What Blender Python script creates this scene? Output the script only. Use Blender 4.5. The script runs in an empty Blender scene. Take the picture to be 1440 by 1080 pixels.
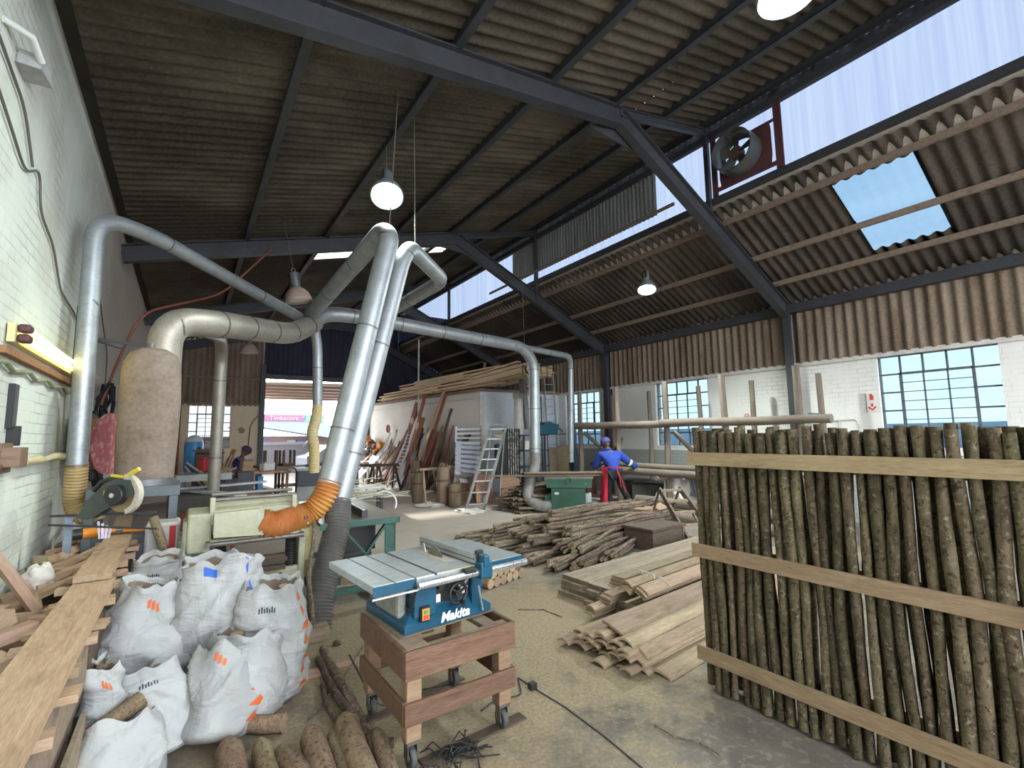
import bpy, math, random
from mathutils import Vector, Matrix, noise, Euler
random.seed(7)
PI=math.pi; rnd=random.uniform
C=bpy.context.scene.collection
V=Vector
# ---------------------------------------------------------------- mesh builder
class MB:
    def __init__(s): s.v=[]; s.f=[]; s.m=[]
    def add(s,vs,fs,mi=0):
        o=len(s.v); s.v+= [tuple(p) for p in vs]; s.f+=[tuple(i+o for i in f) for f in fs]
        s.m+=[mi]*len(fs); return s
    def box(s,c,d,R=None,mi=0):
        vs=[]
        for x in (-.5,.5):
            for y in (-.5,.5):
                for z in (-.5,.5):
                    p=V((x*d[0],y*d[1],z*d[2])); 
                    if R is not None: p=R@p
                    vs.append(p+V(c))
        return s.add(vs,[(0,1,3,2),(4,6,7,5),(0,4,5,1),(2,3,7,6),(0,2,6,4),(1,5,7,3)],mi)
    def b2(s,a,b,mi=0):
        return s.box([(a[i]+b[i])/2 for i in range(3)],[abs(b[i]-a[i]) for i in range(3)],None,mi)
    def bar(s,p0,p1,w,h,up=(0,0,1),mi=0,roll=0):
        p0=V(p0);p1=V(p1);d=p1-p0;L=d.length;x=d/L;u=V(up)
        if abs(x.dot(u))>.99: u=V((0,1,0))
        y=u.cross(x).normalized();z=x.cross(y)
        R=Matrix((x,y,z)).transposed()@Matrix.Rotation(roll,3,'X')
        return s.box((p0+p1)/2,(L,w,h),R,mi)
    def tube(s,pts,r,n=12,cap=True,mi=0,mc=None,flat=1.0):
        pts=[V(p) for p in pts]; k=len(pts)
        if not hasattr(r,'__len__'): r=[r]*k
        vs=[];fs=[];ms=[]
        t=(pts[1]-pts[0]).normalized(); a=V((0,0,1)) if abs(t.z)<.9 else V((1,0,0))
        nn=(a-t*a.dot(t)).normalized()
        for i in range(k):
            if 0<i<k-1: t2=((pts[i+1]-pts[i]).normalized()+(pts[i]-pts[i-1]).normalized())
            elif i==0: t2=pts[1]-pts[0]
            else: t2=pts[i]-pts[i-1]
            t2=t2.normalized() if t2.length>1e-9 else t
            q=t.rotation_difference(t2); nn=(q@nn); t=t2; nn=(nn-t*nn.dot(t)).normalized(); b=t.cross(nn)
            for j in range(n):
                A=2*PI*j/n; vs.append(pts[i]+nn*math.cos(A)*r[i]+b*math.sin(A)*r[i]*flat)
        for i in range(k-1):
            for j in range(n):
                j2=(j+1)%n; fs.append((i*n+j,i*n+j2,(i+1)*n+j2,(i+1)*n+j))
        s.add(vs,fs,mi)
        if cap:
            o=len(s.v)-k*n; mc=mi if mc is None else mc
            s.f.append(tuple(o+j for j in range(n-1,-1,-1))); s.m.append(mc)
            s.f.append(tuple(o+(k-1)*n+j for j in range(n))); s.m.append(mc)
        return s
    def cyl(s,p0,p1,r,r2=None,n=16,cap=True,mi=0,mc=None):
        return s.tube([p0,p1],[r,r if r2 is None else r2],n,cap,mi,mc)
    def lathe(s,prof,c=(0,0,0),n=24,R=None,mi=0,cap=False):
        vs=[];fs=[];k=len(prof)
        for (r,z) in prof:
            for j in range(n):
                A=2*PI*j/n; p=V((r*math.cos(A),r*math.sin(A),z))
                if R is not None: p=R@p
                vs.append(p+V(c))
        for i in range(k-1):
            for j in range(n):
                j2=(j+1)%n; fs.append((i*n+j,i*n+j2,(i+1)*n+j2,(i+1)*n+j))
        if cap and prof[0][0]>1e-4: fs.append(tuple(range(n-1,-1,-1)))
        if cap and prof[-1][0]>1e-4: fs.append(tuple((k-1)*n+j for j in range(n)))
        return s.add(vs,fs,mi)
    def prism(s,poly,a,b,mi=0,axes='xy',R=None,c=(0,0,0)):
        # poly 2D extruded along third axis a..b
        n=len(poly); vs=[]
        for t in (a,b):
            for p in poly:
                q={'xy':(p[0],p[1],t),'xz':(p[0],t,p[1]),'yz':(t,p[0],p[1])}[axes]
                q=V(q)
                if R is not None: q=R@q
                vs.append(q+V(c))
        fs=[tuple(range(n)),tuple(range(2*n-1,n-1,-1))]+[(i,(i+1)%n,n+(i+1)%n,n+i) for i in range(n)]
        return s.add(vs,fs,mi)
    def torus(s,c,R,r,n=24,m=8,Rm=None,mi=0,a0=0,a1=2*PI):
        full=abs(a1-a0-2*PI)<1e-6
        k=n if full else n+1
        pts=[]
        vs=[];fs=[]
        for i in range(k):
            A=a0+(a1-a0)*i/n
            for j in range(m):
                B=2*PI*j/m; p=V(((R+r*math.cos(B))*math.cos(A),(R+r*math.cos(B))*math.sin(A),r*math.sin(B)))
                if Rm is not None: p=Rm@p
                vs.append(p+V(c))
        for i in range(n):
            i2=(i+1)%k
            for j in range(m):
                j2=(j+1)%m; fs.append((i*m+j,i2*m+j,i2*m+j2,i*m+j2))
        return s.add(vs,fs,mi)
    def build(s,name,mat,parent=None,bevel=0,smooth=False,world=False,fixn=False,seg=1):
        me=bpy.data.meshes.new(name)
        vs=s.v
        off=V((0,0,0))
        if world and parent is not None:
            inv=parent.matrix_basis.inverted()
            pp=parent.parent
            while pp is not None:
                inv=inv@pp.matrix_basis.inverted(); pp=pp.parent
            vs=[tuple(inv@V(p)) for p in vs]
        me.from_pydata(vs,[],s.f)
        for m in (mat if isinstance(mat,(list,tuple)) else [mat]): me.materials.append(m)
        me.polygons.foreach_set('material_index',s.m)
        if smooth: 
            me.polygons.foreach_set('use_smooth',[True]*len(me.polygons))
            try: me.set_sharp_from_angle(angle=math.radians(40 if smooth is True else smooth))
            except Exception: pass
        me.update()
        if fixn:
            import bmesh
            bm=bmesh.new(); bm.from_mesh(me); bmesh.ops.recalc_face_normals(bm,faces=bm.faces); bm.to_mesh(me); bm.free()
        o=bpy.data.objects.new(name,me); C.objects.link(o)
        if parent is not None: o.parent=parent
        if bevel:
            b=o.modifiers.new('b','BEVEL'); b.width=bevel; b.segments=seg; b.limit_method='ANGLE'; b.angle_limit=math.radians(50)
        return o
def tag(o,label=None,cat=None,group=None,kind=None):
    if label: o['label']=label
    if cat: o['category']=cat
    if group: o['group']=group
    if kind: o['kind']=kind
    return o
def thing(name,loc=(0,0,0),rz=0,label=None,cat=None,group=None,rot=None):
    o=bpy.data.objects.new(name,None); C.objects.link(o); o.empty_display_size=.1
    o.location=loc; o.rotation_euler=rot if rot else (0,0,rz)
    o.matrix_basis=Matrix.Translation(V(loc))@Euler(rot if rot else (0,0,rz)).to_matrix().to_4x4()
    return tag(o,label,cat,group)
def st(name,mb,mat,parent=None,**k):
    o=mb.build(name,mat,parent,**k); o['kind']='structure'
    return o
def dup(o,parent=None):
    c=o.copy(); C.objects.link(c); c.parent=parent
    for ch in list(o.children): dup(ch,c)
    return c
def place(o,loc,rot=(0,0,0),sc=None):
    o.matrix_basis=Matrix.Translation(V(loc))@Euler(rot).to_matrix().to_4x4()@(Matrix.Diagonal((*sc,1)) if sc else Matrix.Identity(4))
    return o
def along(p0,p1,roll=0.):
    """matrix whose X runs p0->p1, origin p0"""
    p0=V(p0);p1=V(p1);x=(p1-p0).normalized();u=V((0,0,1)) if abs(x.z)<.98 else V((0,1,0))
    y=u.cross(x).normalized();z=x.cross(y)
    return Matrix.Translation(p0)@(Matrix((x,y,z)).transposed()@Matrix.Rotation(roll,3,'X')).to_4x4()
# ---------------------------------------------------------------- materials
class NT:
    def __init__(s,name):
        s.m=bpy.data.materials.new(name); s.m.use_nodes=True; s.t=s.m.node_tree; s.n=s.t.nodes; s.b=s.n['Principled BSDF']; s.out=s.n['Material Output']
    def nd(s,t,**k):
        n=s.n.new(t)
        for a,b in k.items():
            if a in n.inputs.keys(): n.inputs[a].default_value=b
            else: setattr(n,a,b)
        return n
    def ln(s,a,b): s.t.links.new(a,b)
    def co(s,scale=(1,1,1),rot=(0,0,0),off=None):
        tc=s.nd('ShaderNodeTexCoord'); mp=s.nd('ShaderNodeMapping'); mp.inputs['Scale'].default_value=scale; mp.inputs['Rotation'].default_value=rot
        s.ln(tc.outputs['Object'],mp.inputs['Vector'])
        if off:
            oi=s.nd('ShaderNodeObjectInfo'); sc=s.nd('ShaderNodeVectorMath',operation='SCALE'); sc.inputs[0].default_value=(37,19,23)
            s.ln(oi.outputs['Random'],sc.inputs['Scale']); s.ln(sc.outputs[0],mp.inputs['Location'])
        return mp.outputs[0]
    def noise(s,co,scale,detail=4,rough=.55,dist=0):
        n=s.nd('ShaderNodeTexNoise'); n.inputs['Scale'].default_value=scale; n.inputs['Detail'].default_value=detail; n.inputs['Roughness'].default_value=rough; n.inputs['Distortion'].default_value=dist
        s.ln(co,n.inputs['Vector']); return n.outputs['Fac']
    def ramp(s,fac,stops):
        r=s.nd('ShaderNodeValToRGB'); e=r.color_ramp.elements
        while len(e)<len(stops): e.new(.5)
        for el,(p,c) in zip(e,stops): el.position=p; el.color=(c[0],c[1],c[2],1)
        s.ln(fac,r.inputs['Fac']); return r.outputs['Color']
    def mix(s,fac,a,b,mode='MIX'):
        n=s.nd('ShaderNodeMix',data_type='RGBA',blend_type=mode)
        for i,x in ((0,fac),(6,a),(7,b)):
            if hasattr(x,'default_value') or hasattr(x,'links'): s.ln(x,n.inputs[i])
            elif i==0: n.inputs[0].default_value=x
            else: n.inputs[i].default_value=(x[0],x[1],x[2],1)
        return n.outputs[2]
    def vary(s,col,amt,hue=.0):
        oi=s.nd('ShaderNodeObjectInfo'); mr=s.nd('ShaderNodeMapRange'); mr.inputs['To Min'].default_value=1-amt; mr.inputs['To Max'].default_value=1+amt
        s.ln(oi.outputs['Random'],mr.inputs['Value'])
        h=s.nd('ShaderNodeHueSaturation'); s.ln(mr.outputs[0],h.inputs['Value']); s.ln(col,h.inputs['Color'])
        if hue:
            m2=s.nd('ShaderNodeMath',operation='MULTIPLY_ADD'); m2.inputs[1].default_value=hue; m2.inputs[2].default_value=.5-hue/2
            fr=s.nd('ShaderNodeMath',operation='FRACT'); mu=s.nd('ShaderNodeMath',operation='MULTIPLY'); mu.inputs[1].default_value=7.3
            s.ln(oi.outputs['Random'],mu.inputs[0]); s.ln(mu.outputs[0],fr.inputs[0]); s.ln(fr.outputs[0],m2.inputs[0]); s.ln(m2.outputs[0],h.inputs['Hue'])
        return h.outputs['Color']
    def bump(s,fac,strength,dist=.01,prev=None):
        b=s.nd('ShaderNodeBump'); b.inputs['Strength'].default_value=strength; b.inputs['Distance'].default_value=dist; s.ln(fac,b.inputs['Height'])
        if prev: s.ln(prev,b.inputs['Normal'])
        return b.outputs[0]
    def fin(s,col=None,rough=.8,metal=0,normal=None,spec=None):
        if col is not None:
            if isinstance(col,tuple): s.b.inputs['Base Color'].default_value=(*col,1)
            else: s.ln(col,s.b.inputs['Base Color'])
        if isinstance(rough,(int,float)): s.b.inputs['Roughness'].default_value=rough
        else: s.ln(rough,s.b.inputs['Roughness'])
        s.b.inputs['Metallic'].default_value=metal
        if spec is not None: s.b.inputs['Specular IOR Level'].default_value=spec
        if normal: s.ln(normal,s.b.inputs['Normal'])
        return s.m
def dirty(name,c,c2=None,scale=6,rough=.6,metal=0,bump=.1,amt=0.,thr=(.4,.7),mul=(1,1,1),hue=0,spec=None):
    n=NT(name); co=n.co(mul,off=True); f=n.noise(co,scale,6,.62)
    c2=c2 or tuple(x*.6 for x in c)
    col=n.ramp(f,[(thr[0],c),(thr[1],c2)])
    f2=n.noise(co,scale*7,3); col=n.mix(.25,col,n.ramp(f2,[(.35,tuple(x*.7 for x in c)),(.65,tuple(min(1,x*1.2) for x in c))]))
    if amt: col=n.vary(col,amt,hue)
    return n.fin(col,rough,metal,n.bump(f2,bump,.004) if bump else None,spec)
def wood(name,a,b,amt=.18,hue=.03,rough=.75,gs=1.0,knots=True):
    n=NT(name); co=n.co((1.2*gs,14*gs,14*gs),off=True)
    f=n.noise(co,2.2,6,.6,.6); col=n.ramp(f,[(.3,a),(.5,tuple((x+y)/2 for x,y in zip(a,b))),(.72,b)])
    f2=n.noise(n.co((6,60,60),off=True),3,3); col=n.mix(.35,col,n.ramp(f2,[(.35,tuple(x*.75 for x in a)),(.7,tuple(min(1,x*1.15) for x in b))]))
    f3=n.noise(n.co((2,5,5),off=True),2.,4); col=n.mix(n.ramp(f3,[(.55,(0,0,0)),(.78,(.55,.55,.55))]),col,tuple(x*.5 for x in a))
    col=n.vary(col,amt,hue)
    return n.fin(col,rough,0,n.bump(f2,.25,.003),.25)
def flatm(name,c,rough=.6,metal=0,emit=None,es=1):
    n=NT(name)
    if emit: n.b.inputs['Emission Color'].default_value=(*emit,1); n.b.inputs['Emission Strength'].default_value=es
    return n.fin(c,rough,metal)
# painted white brick, wall in YZ plane (or XZ)
def brickm(name,c,mort,plane='YZ',dirt=(.3,.25,.18),dark=None,thr=(.5,.75),low=None):
    n=NT(name); tc=n.nd('ShaderNodeTexCoord'); sp=n.nd('ShaderNodeSeparateXYZ'); cb=n.nd('ShaderNodeCombineXYZ'); n.ln(tc.outputs['Object'],sp.inputs[0])
    n.ln(sp.outputs[1 if plane=='YZ' else 0],cb.inputs[0]); n.ln(sp.outputs[2],cb.inputs[1])
    wn=n.nd('ShaderNodeTexNoise'); wn.inputs['Scale'].default_value=3; n.ln(cb.outputs[0],wn.inputs['Vector'])
    ad=n.nd('ShaderNodeVectorMath',operation='MULTIPLY_ADD'); n.ln(wn.outputs['Color'],ad.inputs[0]); ad.inputs[1].default_value=(.02,.02,0); n.ln(cb.outputs[0],ad.inputs[2])
    br=n.nd('ShaderNodeTexBrick'); br.inputs['Scale'].default_value=1; br.inputs['Brick Width'].default_value=.23; br.inputs['Row Height'].default_value=.085
    br.inputs['Mortar Size'].default_value=.006; br.inputs['Mortar Smooth'].default_value=.6; br.inputs['Bias'].default_value=0
    n.ln(ad.outputs[0],br.inputs['Vector']); br.inputs['Color1'].default_value=(*c,1); br.inputs['Color2'].default_value=(*[x*.92 for x in c],1); br.inputs['Mortar'].default_value=(*mort,1)
    co=tc.outputs['Object']; br_f=br.outputs['Fac']
    # mortar shows in patches only: many joints are filled with paint
    pn=n.noise(co,1.7,5); patch=n.ramp(pn,[(.44,(.06,)*3),(.68,(.8,)*3)])
    col=n.mix(patch,c,br.outputs['Color'])
    f=n.noise(co,.6,7,.65); col=n.mix(n.ramp(f,[(thr[0],(0,0,0)),(thr[1],(.6,.6,.6))]),col,dirt)
    f3=n.noise(n.co((5,5,1.)),3,5); col=n.mix(n.ramp(f3,[(.58,(0,0,0)),(.8,(.35,.35,.35))]),col,dirt)
    if dark:  # soot by distance along Y
        mr=n.nd('ShaderNodeMapRange'); mr.inputs['From Min'].default_value=dark[0]; mr.inputs['From Max'].default_value=dark[1]; mr.inputs['To Max'].default_value=dark[3] if len(dark)>3 else .75; n.ln(sp.outputs[1],mr.inputs['Value'])
        col=n.mix(mr.outputs[0],col,dark[2])
    if low:   # painted dado below z
        lt=n.nd('ShaderNodeMath',operation='LESS_THAN'); lt.inputs[1].default_value=low[0]; n.ln(sp.outputs[2],lt.inputs[0])
        col=n.mix(lt.outputs[0],col,n.mix(br_f,low[1],tuple(x*.7 for x in low[1])))
    inv=n.nd('ShaderNodeMath',operation='MULTIPLY'); n.ln(br_f,inv.inputs[0]); n.ln(patch,inv.inputs[1])
    s2=n.nd('ShaderNodeMath',operation='SUBTRACT'); s2.inputs[0].default_value=1; n.ln(inv.outputs[0],s2.inputs[1])
    nb=n.bump(s2.outputs[0],.7,.012); nb=n.bump(n.noise(co,28,4),.25,.006,nb)
    return n.fin(col,.85,0,nb,.2)
def corrm(name,c,c2,streak=(1,1,1),sc=1.,rough=.9,thr=(.35,.7),c3=None):
    n=NT(name); f=n.noise(n.co(streak),sc,7,.68); col=n.ramp(f,[(thr[0],c),((thr[0]+thr[1])/2,tuple((x+y)/2 for x,y in zip(c,c2))),(thr[1],c2)])
    if c3: col=n.mix(n.ramp(n.noise(n.co((1,1,1)),.35,5),[(.46,(0,0,0)),(.58,(.85,.85,.85))]),col,c3)
    f2=n.noise(n.co((1,1,1)),30,3); col=n.mix(.2,col,n.ramp(f2,[(.3,tuple(x*.6 for x in c)),(.7,tuple(min(1,x*1.5) for x in c2))]))
    return n.fin(col,rough,0,n.bump(f2,.15,.004),.15)
def clearm(name,tint,t2=None,streak=(1,1,1),sc=3,gloss=.04):
    n=NT(name); n.n.remove(n.b); tr=n.nd('ShaderNodeBsdfTransparent'); f=n.noise(n.co(streak),sc,4)
    col=n.ramp(f,[(.3,tint),(.7,t2 or tuple(x*.85 for x in tint))]); n.ln(col,tr.inputs['Color'])
    gl=n.nd('ShaderNodeBsdfGlossy'); gl.inputs['Roughness'].default_value=.35
    mx=n.nd('ShaderNodeMixShader'); mx.inputs[0].default_value=gloss; n.ln(tr.outputs[0],mx.inputs[1]); n.ln(gl.outputs[0],mx.inputs[2]); n.ln(mx.outputs[0],n.out.inputs[0])
    return n.m
mGutter=dirty('gutter_soot',(.06,.055,.045),(.035,.03,.025),3,.9)
mSteel=dirty('painted_black_steel',(.045,.048,.058),(.025,.025,.028),3,.55,0,.05)
mRoofL=corrm('asbestos_roof_dark',(.06,.05,.038),(.15,.125,.098),(.35,1.2,1),1.6,c3=(.035,.029,.023))
mRoofR=corrm('asbestos_roof_right',(.045,.036,.03),(.125,.102,.085),(.5,1.6,.5),1.3,c3=(.035,.03,.028))
mClad=corrm('asbestos_cladding_brown',(.12,.08,.055),(.30,.24,.19),(1,2.2,.35),1.6)
mCladBlue=corrm('dark_blue_cladding',(.03,.03,.05),(.055,.055,.08),(1,1,.4),2)
mBrickL=brickm('white_painted_brick_left',(.70,.74,.66),(.36,.37,.33),'YZ',(.42,.37,.29),(6.5,9.5,(.36,.25,.19),.62))
mBrickR=brickm('white_painted_brick_right',(.74,.73,.69),(.40,.39,.36),'YZ',(.45,.40,.33),None,(.6,.9),(1.28,(.34,.35,.33)))
mBrickP=brickm('cream_painted_brick',(.78,.74,.67),(.42,.38,.33),'YZ',(.45,.36,.28),None,(.6,.9))
mBrickX=brickm('bluish_painted_brick',(.68,.72,.78),(.40,.40,.42),'XZ',(.36,.30,.26),None,(.55,.8))
mBrickB=brickm('cream_brick_back',(.62,.52,.38),(.40,.33,.25),'XZ',(.40,.30,.2),None,(.6,.9))
mPurlinW=wood('purlin_timber',(.16,.11,.08),(.30,.24,.19),.1)
mTrimW=dirty('white_trim',(.62,.60,.56),(.45,.42,.38),5)
mFrameG=dirty('window_frame_grey',(.10,.12,.14),(.06,.07,.08),8)
mPane=clearm('obscured_window_glass',(.325,.365,.38),(.29,.345,.37),(1,.6,1.5),1.5)
mPaneFar=clearm('far_window_glass',(.37,.37,.36),None,(1,1,1),2)
mClear=clearm('translucent_sheet_blue',(.075,.087,.11),(.058,.07,.097),(1,9,.15),1.6)
mSky1=clearm('skylight_sheet',(.05,.075,.1),(.04,.065,.09),(3,.5,3),1.2)
def translm(name,c):
    n=NT(name); n.n.remove(n.b); t=n.nd('ShaderNodeBsdfTranslucent'); t.inputs['Color'].default_value=(*c,1); n.ln(t.outputs[0],n.out.inputs[0]); return n.m
mSky2=translm('skylight_sheet_bright',(.30,.28,.26))
mSheetEdge=dirty('pale_sheet_edge',(.50,.46,.42),(.2,.17,.15),6,thr=(.45,.6))
mEdge=clearm('speckled_sheet_edge',(.055,.048,.042),(.012,.01,.01),(1,1,1),7)
mFlash=dirty('beige_flashing',(.42,.37,.32),(.25,.2,.17),4,.9)
mGreySheet=corrm('grey_corrugated_steel',(.16,.16,.17),(.30,.31,.33),(1,3,.4),2)
# floor
def floorm():
    n=NT('sawdust_strewn_concrete'); co=n.co((1,1,1))
    f=n.noise(co,.55,8,.62); base=n.ramp(f,[(.34,(.10,.088,.075)),(.5,(.17,.15,.125)),(.66,(.25,.215,.17))])
    fs=n.noise(n.co((1,1,1)),1.1,6,.7); saw=n.ramp(n.noise(co,45,3),[(.3,(.22,.17,.105)),(.7,(.36,.285,.185))])
    tc=n.nd('ShaderNodeTexCoord'); sp=n.nd('ShaderNodeSeparateXYZ'); n.ln(tc.outputs['Object'],sp.inputs[0])
    # more sawdust round the saws (a soft patch centred near them)
    vm=n.nd('ShaderNodeVectorMath',operation='DISTANCE'); n.ln(tc.outputs['Object'],vm.inputs[0]); vm.inputs[1].default_value=(1.9,3.7,0)
    mr=n.nd('ShaderNodeMapRange'); mr.inputs['From Min'].default_value=.4; mr.inputs['From Max'].default_value=2.6; mr.inputs['To Min'].default_value=.34; mr.inputs['To Max'].default_value=-.08; n.ln(vm.outputs['Value'],mr.inputs['Value'])
    ad=n.nd('ShaderNodeMath',operation='ADD'); n.ln(fs,ad.inputs[0]); n.ln(mr.outputs[0],ad.inputs[1])
    col=n.mix(n.ramp(ad.outputs[0],[(.5,(0,0,0)),(.66,(1,1,1))]),base,saw)
    f4=n.noise(co,18,5,.7); col=n.mix(n.ramp(f4,[(.52,(0,0,0)),(.62,(.4,.4,.4))]),col,(.34,.285,.21))
    f5=n.noise(co,60,3,.7); col=n.mix(n.ramp(f5,[(.6,(0,0,0)),(.68,(.7,.7,.7))]),col,(.10,.08,.06))
    # floor turns pale beige with distance along Y
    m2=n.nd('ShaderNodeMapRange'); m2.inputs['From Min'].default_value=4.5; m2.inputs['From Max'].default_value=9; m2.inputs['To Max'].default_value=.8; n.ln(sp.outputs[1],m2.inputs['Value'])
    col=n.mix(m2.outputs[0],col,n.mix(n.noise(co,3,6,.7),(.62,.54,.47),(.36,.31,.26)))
    return n.fin(col,.85,0,n.bump(f4,.35,.006,n.bump(f5,.2,.003)),.25)
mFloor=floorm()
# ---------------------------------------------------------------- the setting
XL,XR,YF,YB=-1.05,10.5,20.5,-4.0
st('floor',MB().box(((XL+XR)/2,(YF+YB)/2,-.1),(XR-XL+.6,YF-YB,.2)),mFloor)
def holes_wall(name,mat,axis,c,th,u0,u1,z0,z1,holes):
    """wall slab at x=c (axis 'x', u=y) or y=c (axis 'y', u=x), with rectangular holes (u0,u1,z0,z1)"""
    us=sorted({u0,u1,*[h[0] for h in holes],*[h[1] for h in holes]}); zs=sorted({z0,z1,*[h[2] for h in holes],*[h[3] for h in holes]})
    m=MB()
    for i in range(len(us)-1):
        for j in range(len(zs)-1):
            um,zm=(us[i]+us[i+1])/2,(zs[j]+zs[j+1])/2
            if any(h[0]<um<h[1] and h[2]<zm<h[3] for h in holes): continue
            if axis=='x': m.b2((c,us[i],zs[j]),(c+th,us[i+1],zs[j+1]))
            else: m.b2((us[i],c,zs[j]),(us[i+1],c+th,zs[j+1]))
    return st(name,m,mat)
def corr(name,mat,o,ud,vd,lu,vs,amp=.028,pitch=.178,holes=(),seg=6,lap=.012,thing_=False,tri=False,build=True,m=None):
    """corrugated sheeting: waves run across ud, ridges along vd; vs = row limits; holes (u0,u1,v0,v1)"""
    o=V(o);ud=V(ud).normalized();vd=V(vd).normalized();nn=ud.cross(vd); m=m or MB()
    nu=int(lu/pitch*seg)
    for k in range(len(vs)-1):
        va,vb=vs[k]-.06,vs[k+1]+.02
        cols=[]
        for i in range(nu+1):
            u=i*pitch/seg; w=math.cos(2*PI*i/seg)
            w=(1 if w>.3 else -1 if w<-.3 else 0) if tri else w
            cols.append((u,w*amp))
        base=len(m.v)
        for u,w in cols:
            for v,l in ((va,lap*(k%2)),(vb,lap*(k%2)+lap*.5)):
                m.v.append(tuple(o+ud*u+vd*v+nn*(w+l)))
        for i in range(nu):
            um=(cols[i][0]+cols[i+1][0])/2; vm=(vs[k]+vs[k+1])/2
            if any(h[0]<um<h[1] and h[2]<vm<h[3] for h in holes): continue
            a=base+2*i; m.f.append((a,a+2,a+3,a+1)); m.m.append(0)
    return st(name,m,mat,smooth=60) if build else m
SL=.272; def_zl=lambda x:5.12+SL*(x-XL)      # left roof
zr=lambda x:5.88-.5*(x-7.6)                   # right roof
# left roof, ridges run up the slope
LX=[-.86,.76,2.25,3.7,5.1,5.82,6.45,7.95]
sl=math.sqrt(1+SL*SL)
corr('ceiling',mRoofL,(-.86,YB,def_zl(-.86)),(0,1,0),(1,0,SL),YF-YB,[(x+.86)*sl for x in LX],holes=[(10.75-YB,11.9-YB,(2.25+.86)*sl,(5.82+.86)*sl)])
corr('ceiling',mRoofR,(7.86,YB,zr(7.86)),(0,1,0),(1,0,-.5),YF-YB,[(x-7.86)*1.118 for x in (7.86,8.2,9.05,9.74,10.62)],holes=[(1.96-YB,2.96-YB,.34*1.118,(9.74-7.86)*1.118)])
s=corr('window_1',mSky2,(-.86,10.75,def_zl(-.86)),(0,1,0),(1,0,SL),1.15,[(2.2+.86)*sl,(5.87+.86)*sl]); tag(s,kind='structure')
corr('window_2',mSky1,(7.86,1.9,zr(7.86)),(0,1,0),(1,0,-.5),1.1,[.3*1.118,(9.78-7.86)*1.118])
# clerestory glazing band
corr('window_3',mClear,(7.86,YB,5.9),(0,1,0),(0,0,1),YF-YB,[0,1.52],amp=.014,pitch=.13)
# walls
# left wall and gutter
st('wall_left',MB().b2((XL-.25,YB,0),(XL,YF,5.3)),mBrickL)
g=MB(); g.b2((XL,YB,5.24),(-.84,YF,5.30)); g.b2((-.86,YB,5.20),(-.835,YF,5.33)); st('trim_1',g,mGutter)
# right wall
W=[(1.75,3.36,1.4,3.05),(6.84,8.42,1.4,3.05),(10.55,12.15,1.4,3.05),(-3.3,-1.7,1.4,3.05)]
holes_wall('wall_right',mBrickR,'x',XR,.23,YB,YF,0,3.1,W)
corr('wall_right',mClad,(XR-.04,YB,3.12),(0,1,0),(0,0,1),YF-YB,[.05,1.35],amp=.03)
st('trim_2',MB().b2((XR-.05,YB,3.05),(XR+.02,YF,3.13)),mTrimW)
def steel_window(n,axis,c,u0,u1,z0,z1,cols=5,rows=5,sash=(1,4,1,4),pane=None,fine=2):
    e=thing('window_%d'%n,((c,(u0+u1)/2,z0) if axis=='x' else ((u0+u1)/2,c,z0))); e['kind']='structure'
    def bx(m,a0,a1,b0,b1,t=.03):
        if axis=='x': m.b2((c-t/2,a0,b0),(c+t/2,a1,b1))
        else: m.b2((a0,c-t/2,b0),(a1,c+t/2,b1))
    fr=MB(); w=(u1-u0)/cols; h=(z1-z0)/rows; b=.014
    for i in range(cols+1):
        u=u0+i*w
        if 0<i<cols and sash[0]<i<sash[1]: bx(fr,u-b,u+b,z0,z0+sash[2]*h); bx(fr,u-b,u+b,z0+sash[3]*h,z1)
        else: bx(fr,u-b,u+b,z0,z1)
    for j in range(rows+1):
        z=z0+j*h
        if 0<j<rows and sash[2]<j<sash[3]: bx(fr,u0,u0+sash[0]*w,z-b,z+b); bx(fr,u0+sash[1]*w,u1,z-b,z+b)
        else: bx(fr,u0,u1,z-b,z+b)
    fr.build('window_frame',mFrameG,e,world=True)['kind']='structure'
    sa=MB(); a0,a1,s0,s1=u0+sash[0]*w,u0+sash[1]*w,z0+sash[2]*h,z0+sash[3]*h; b=.02
    c0=c; c=c-.03
    bx(sa,a0-b,a0+b,s0-b,s1+b);bx(sa,a1-b,a1+b,s0-b,s1+b);bx(sa,a0,a1,s0-b,s0+b);bx(sa,a0,a1,s1-b,s1+b)
    for i in range(1,sash[1]-sash[0]): bx(sa,a0+i*w-.01,a0+i*w+.01,s0,s1)
    k=(sash[3]-sash[2])*fine
    for j in range(1,k): bx(sa,a0,a1,s0+(s1-s0)*j/k-.006,s0+(s1-s0)*j/k+.006)
    c=c0
    sa.build('window_sash',mFrameG,e,world=True)['kind']='structure'
    pn=MB(); bx(pn,u0,u1,z0,z1,.004); pn.build('window_pane',pane or mPane,e,world=True)['kind']='structure'
    return e
for k,w in enumerate(W): steel_window(4+k,'x',XR+.1,*w)
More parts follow.
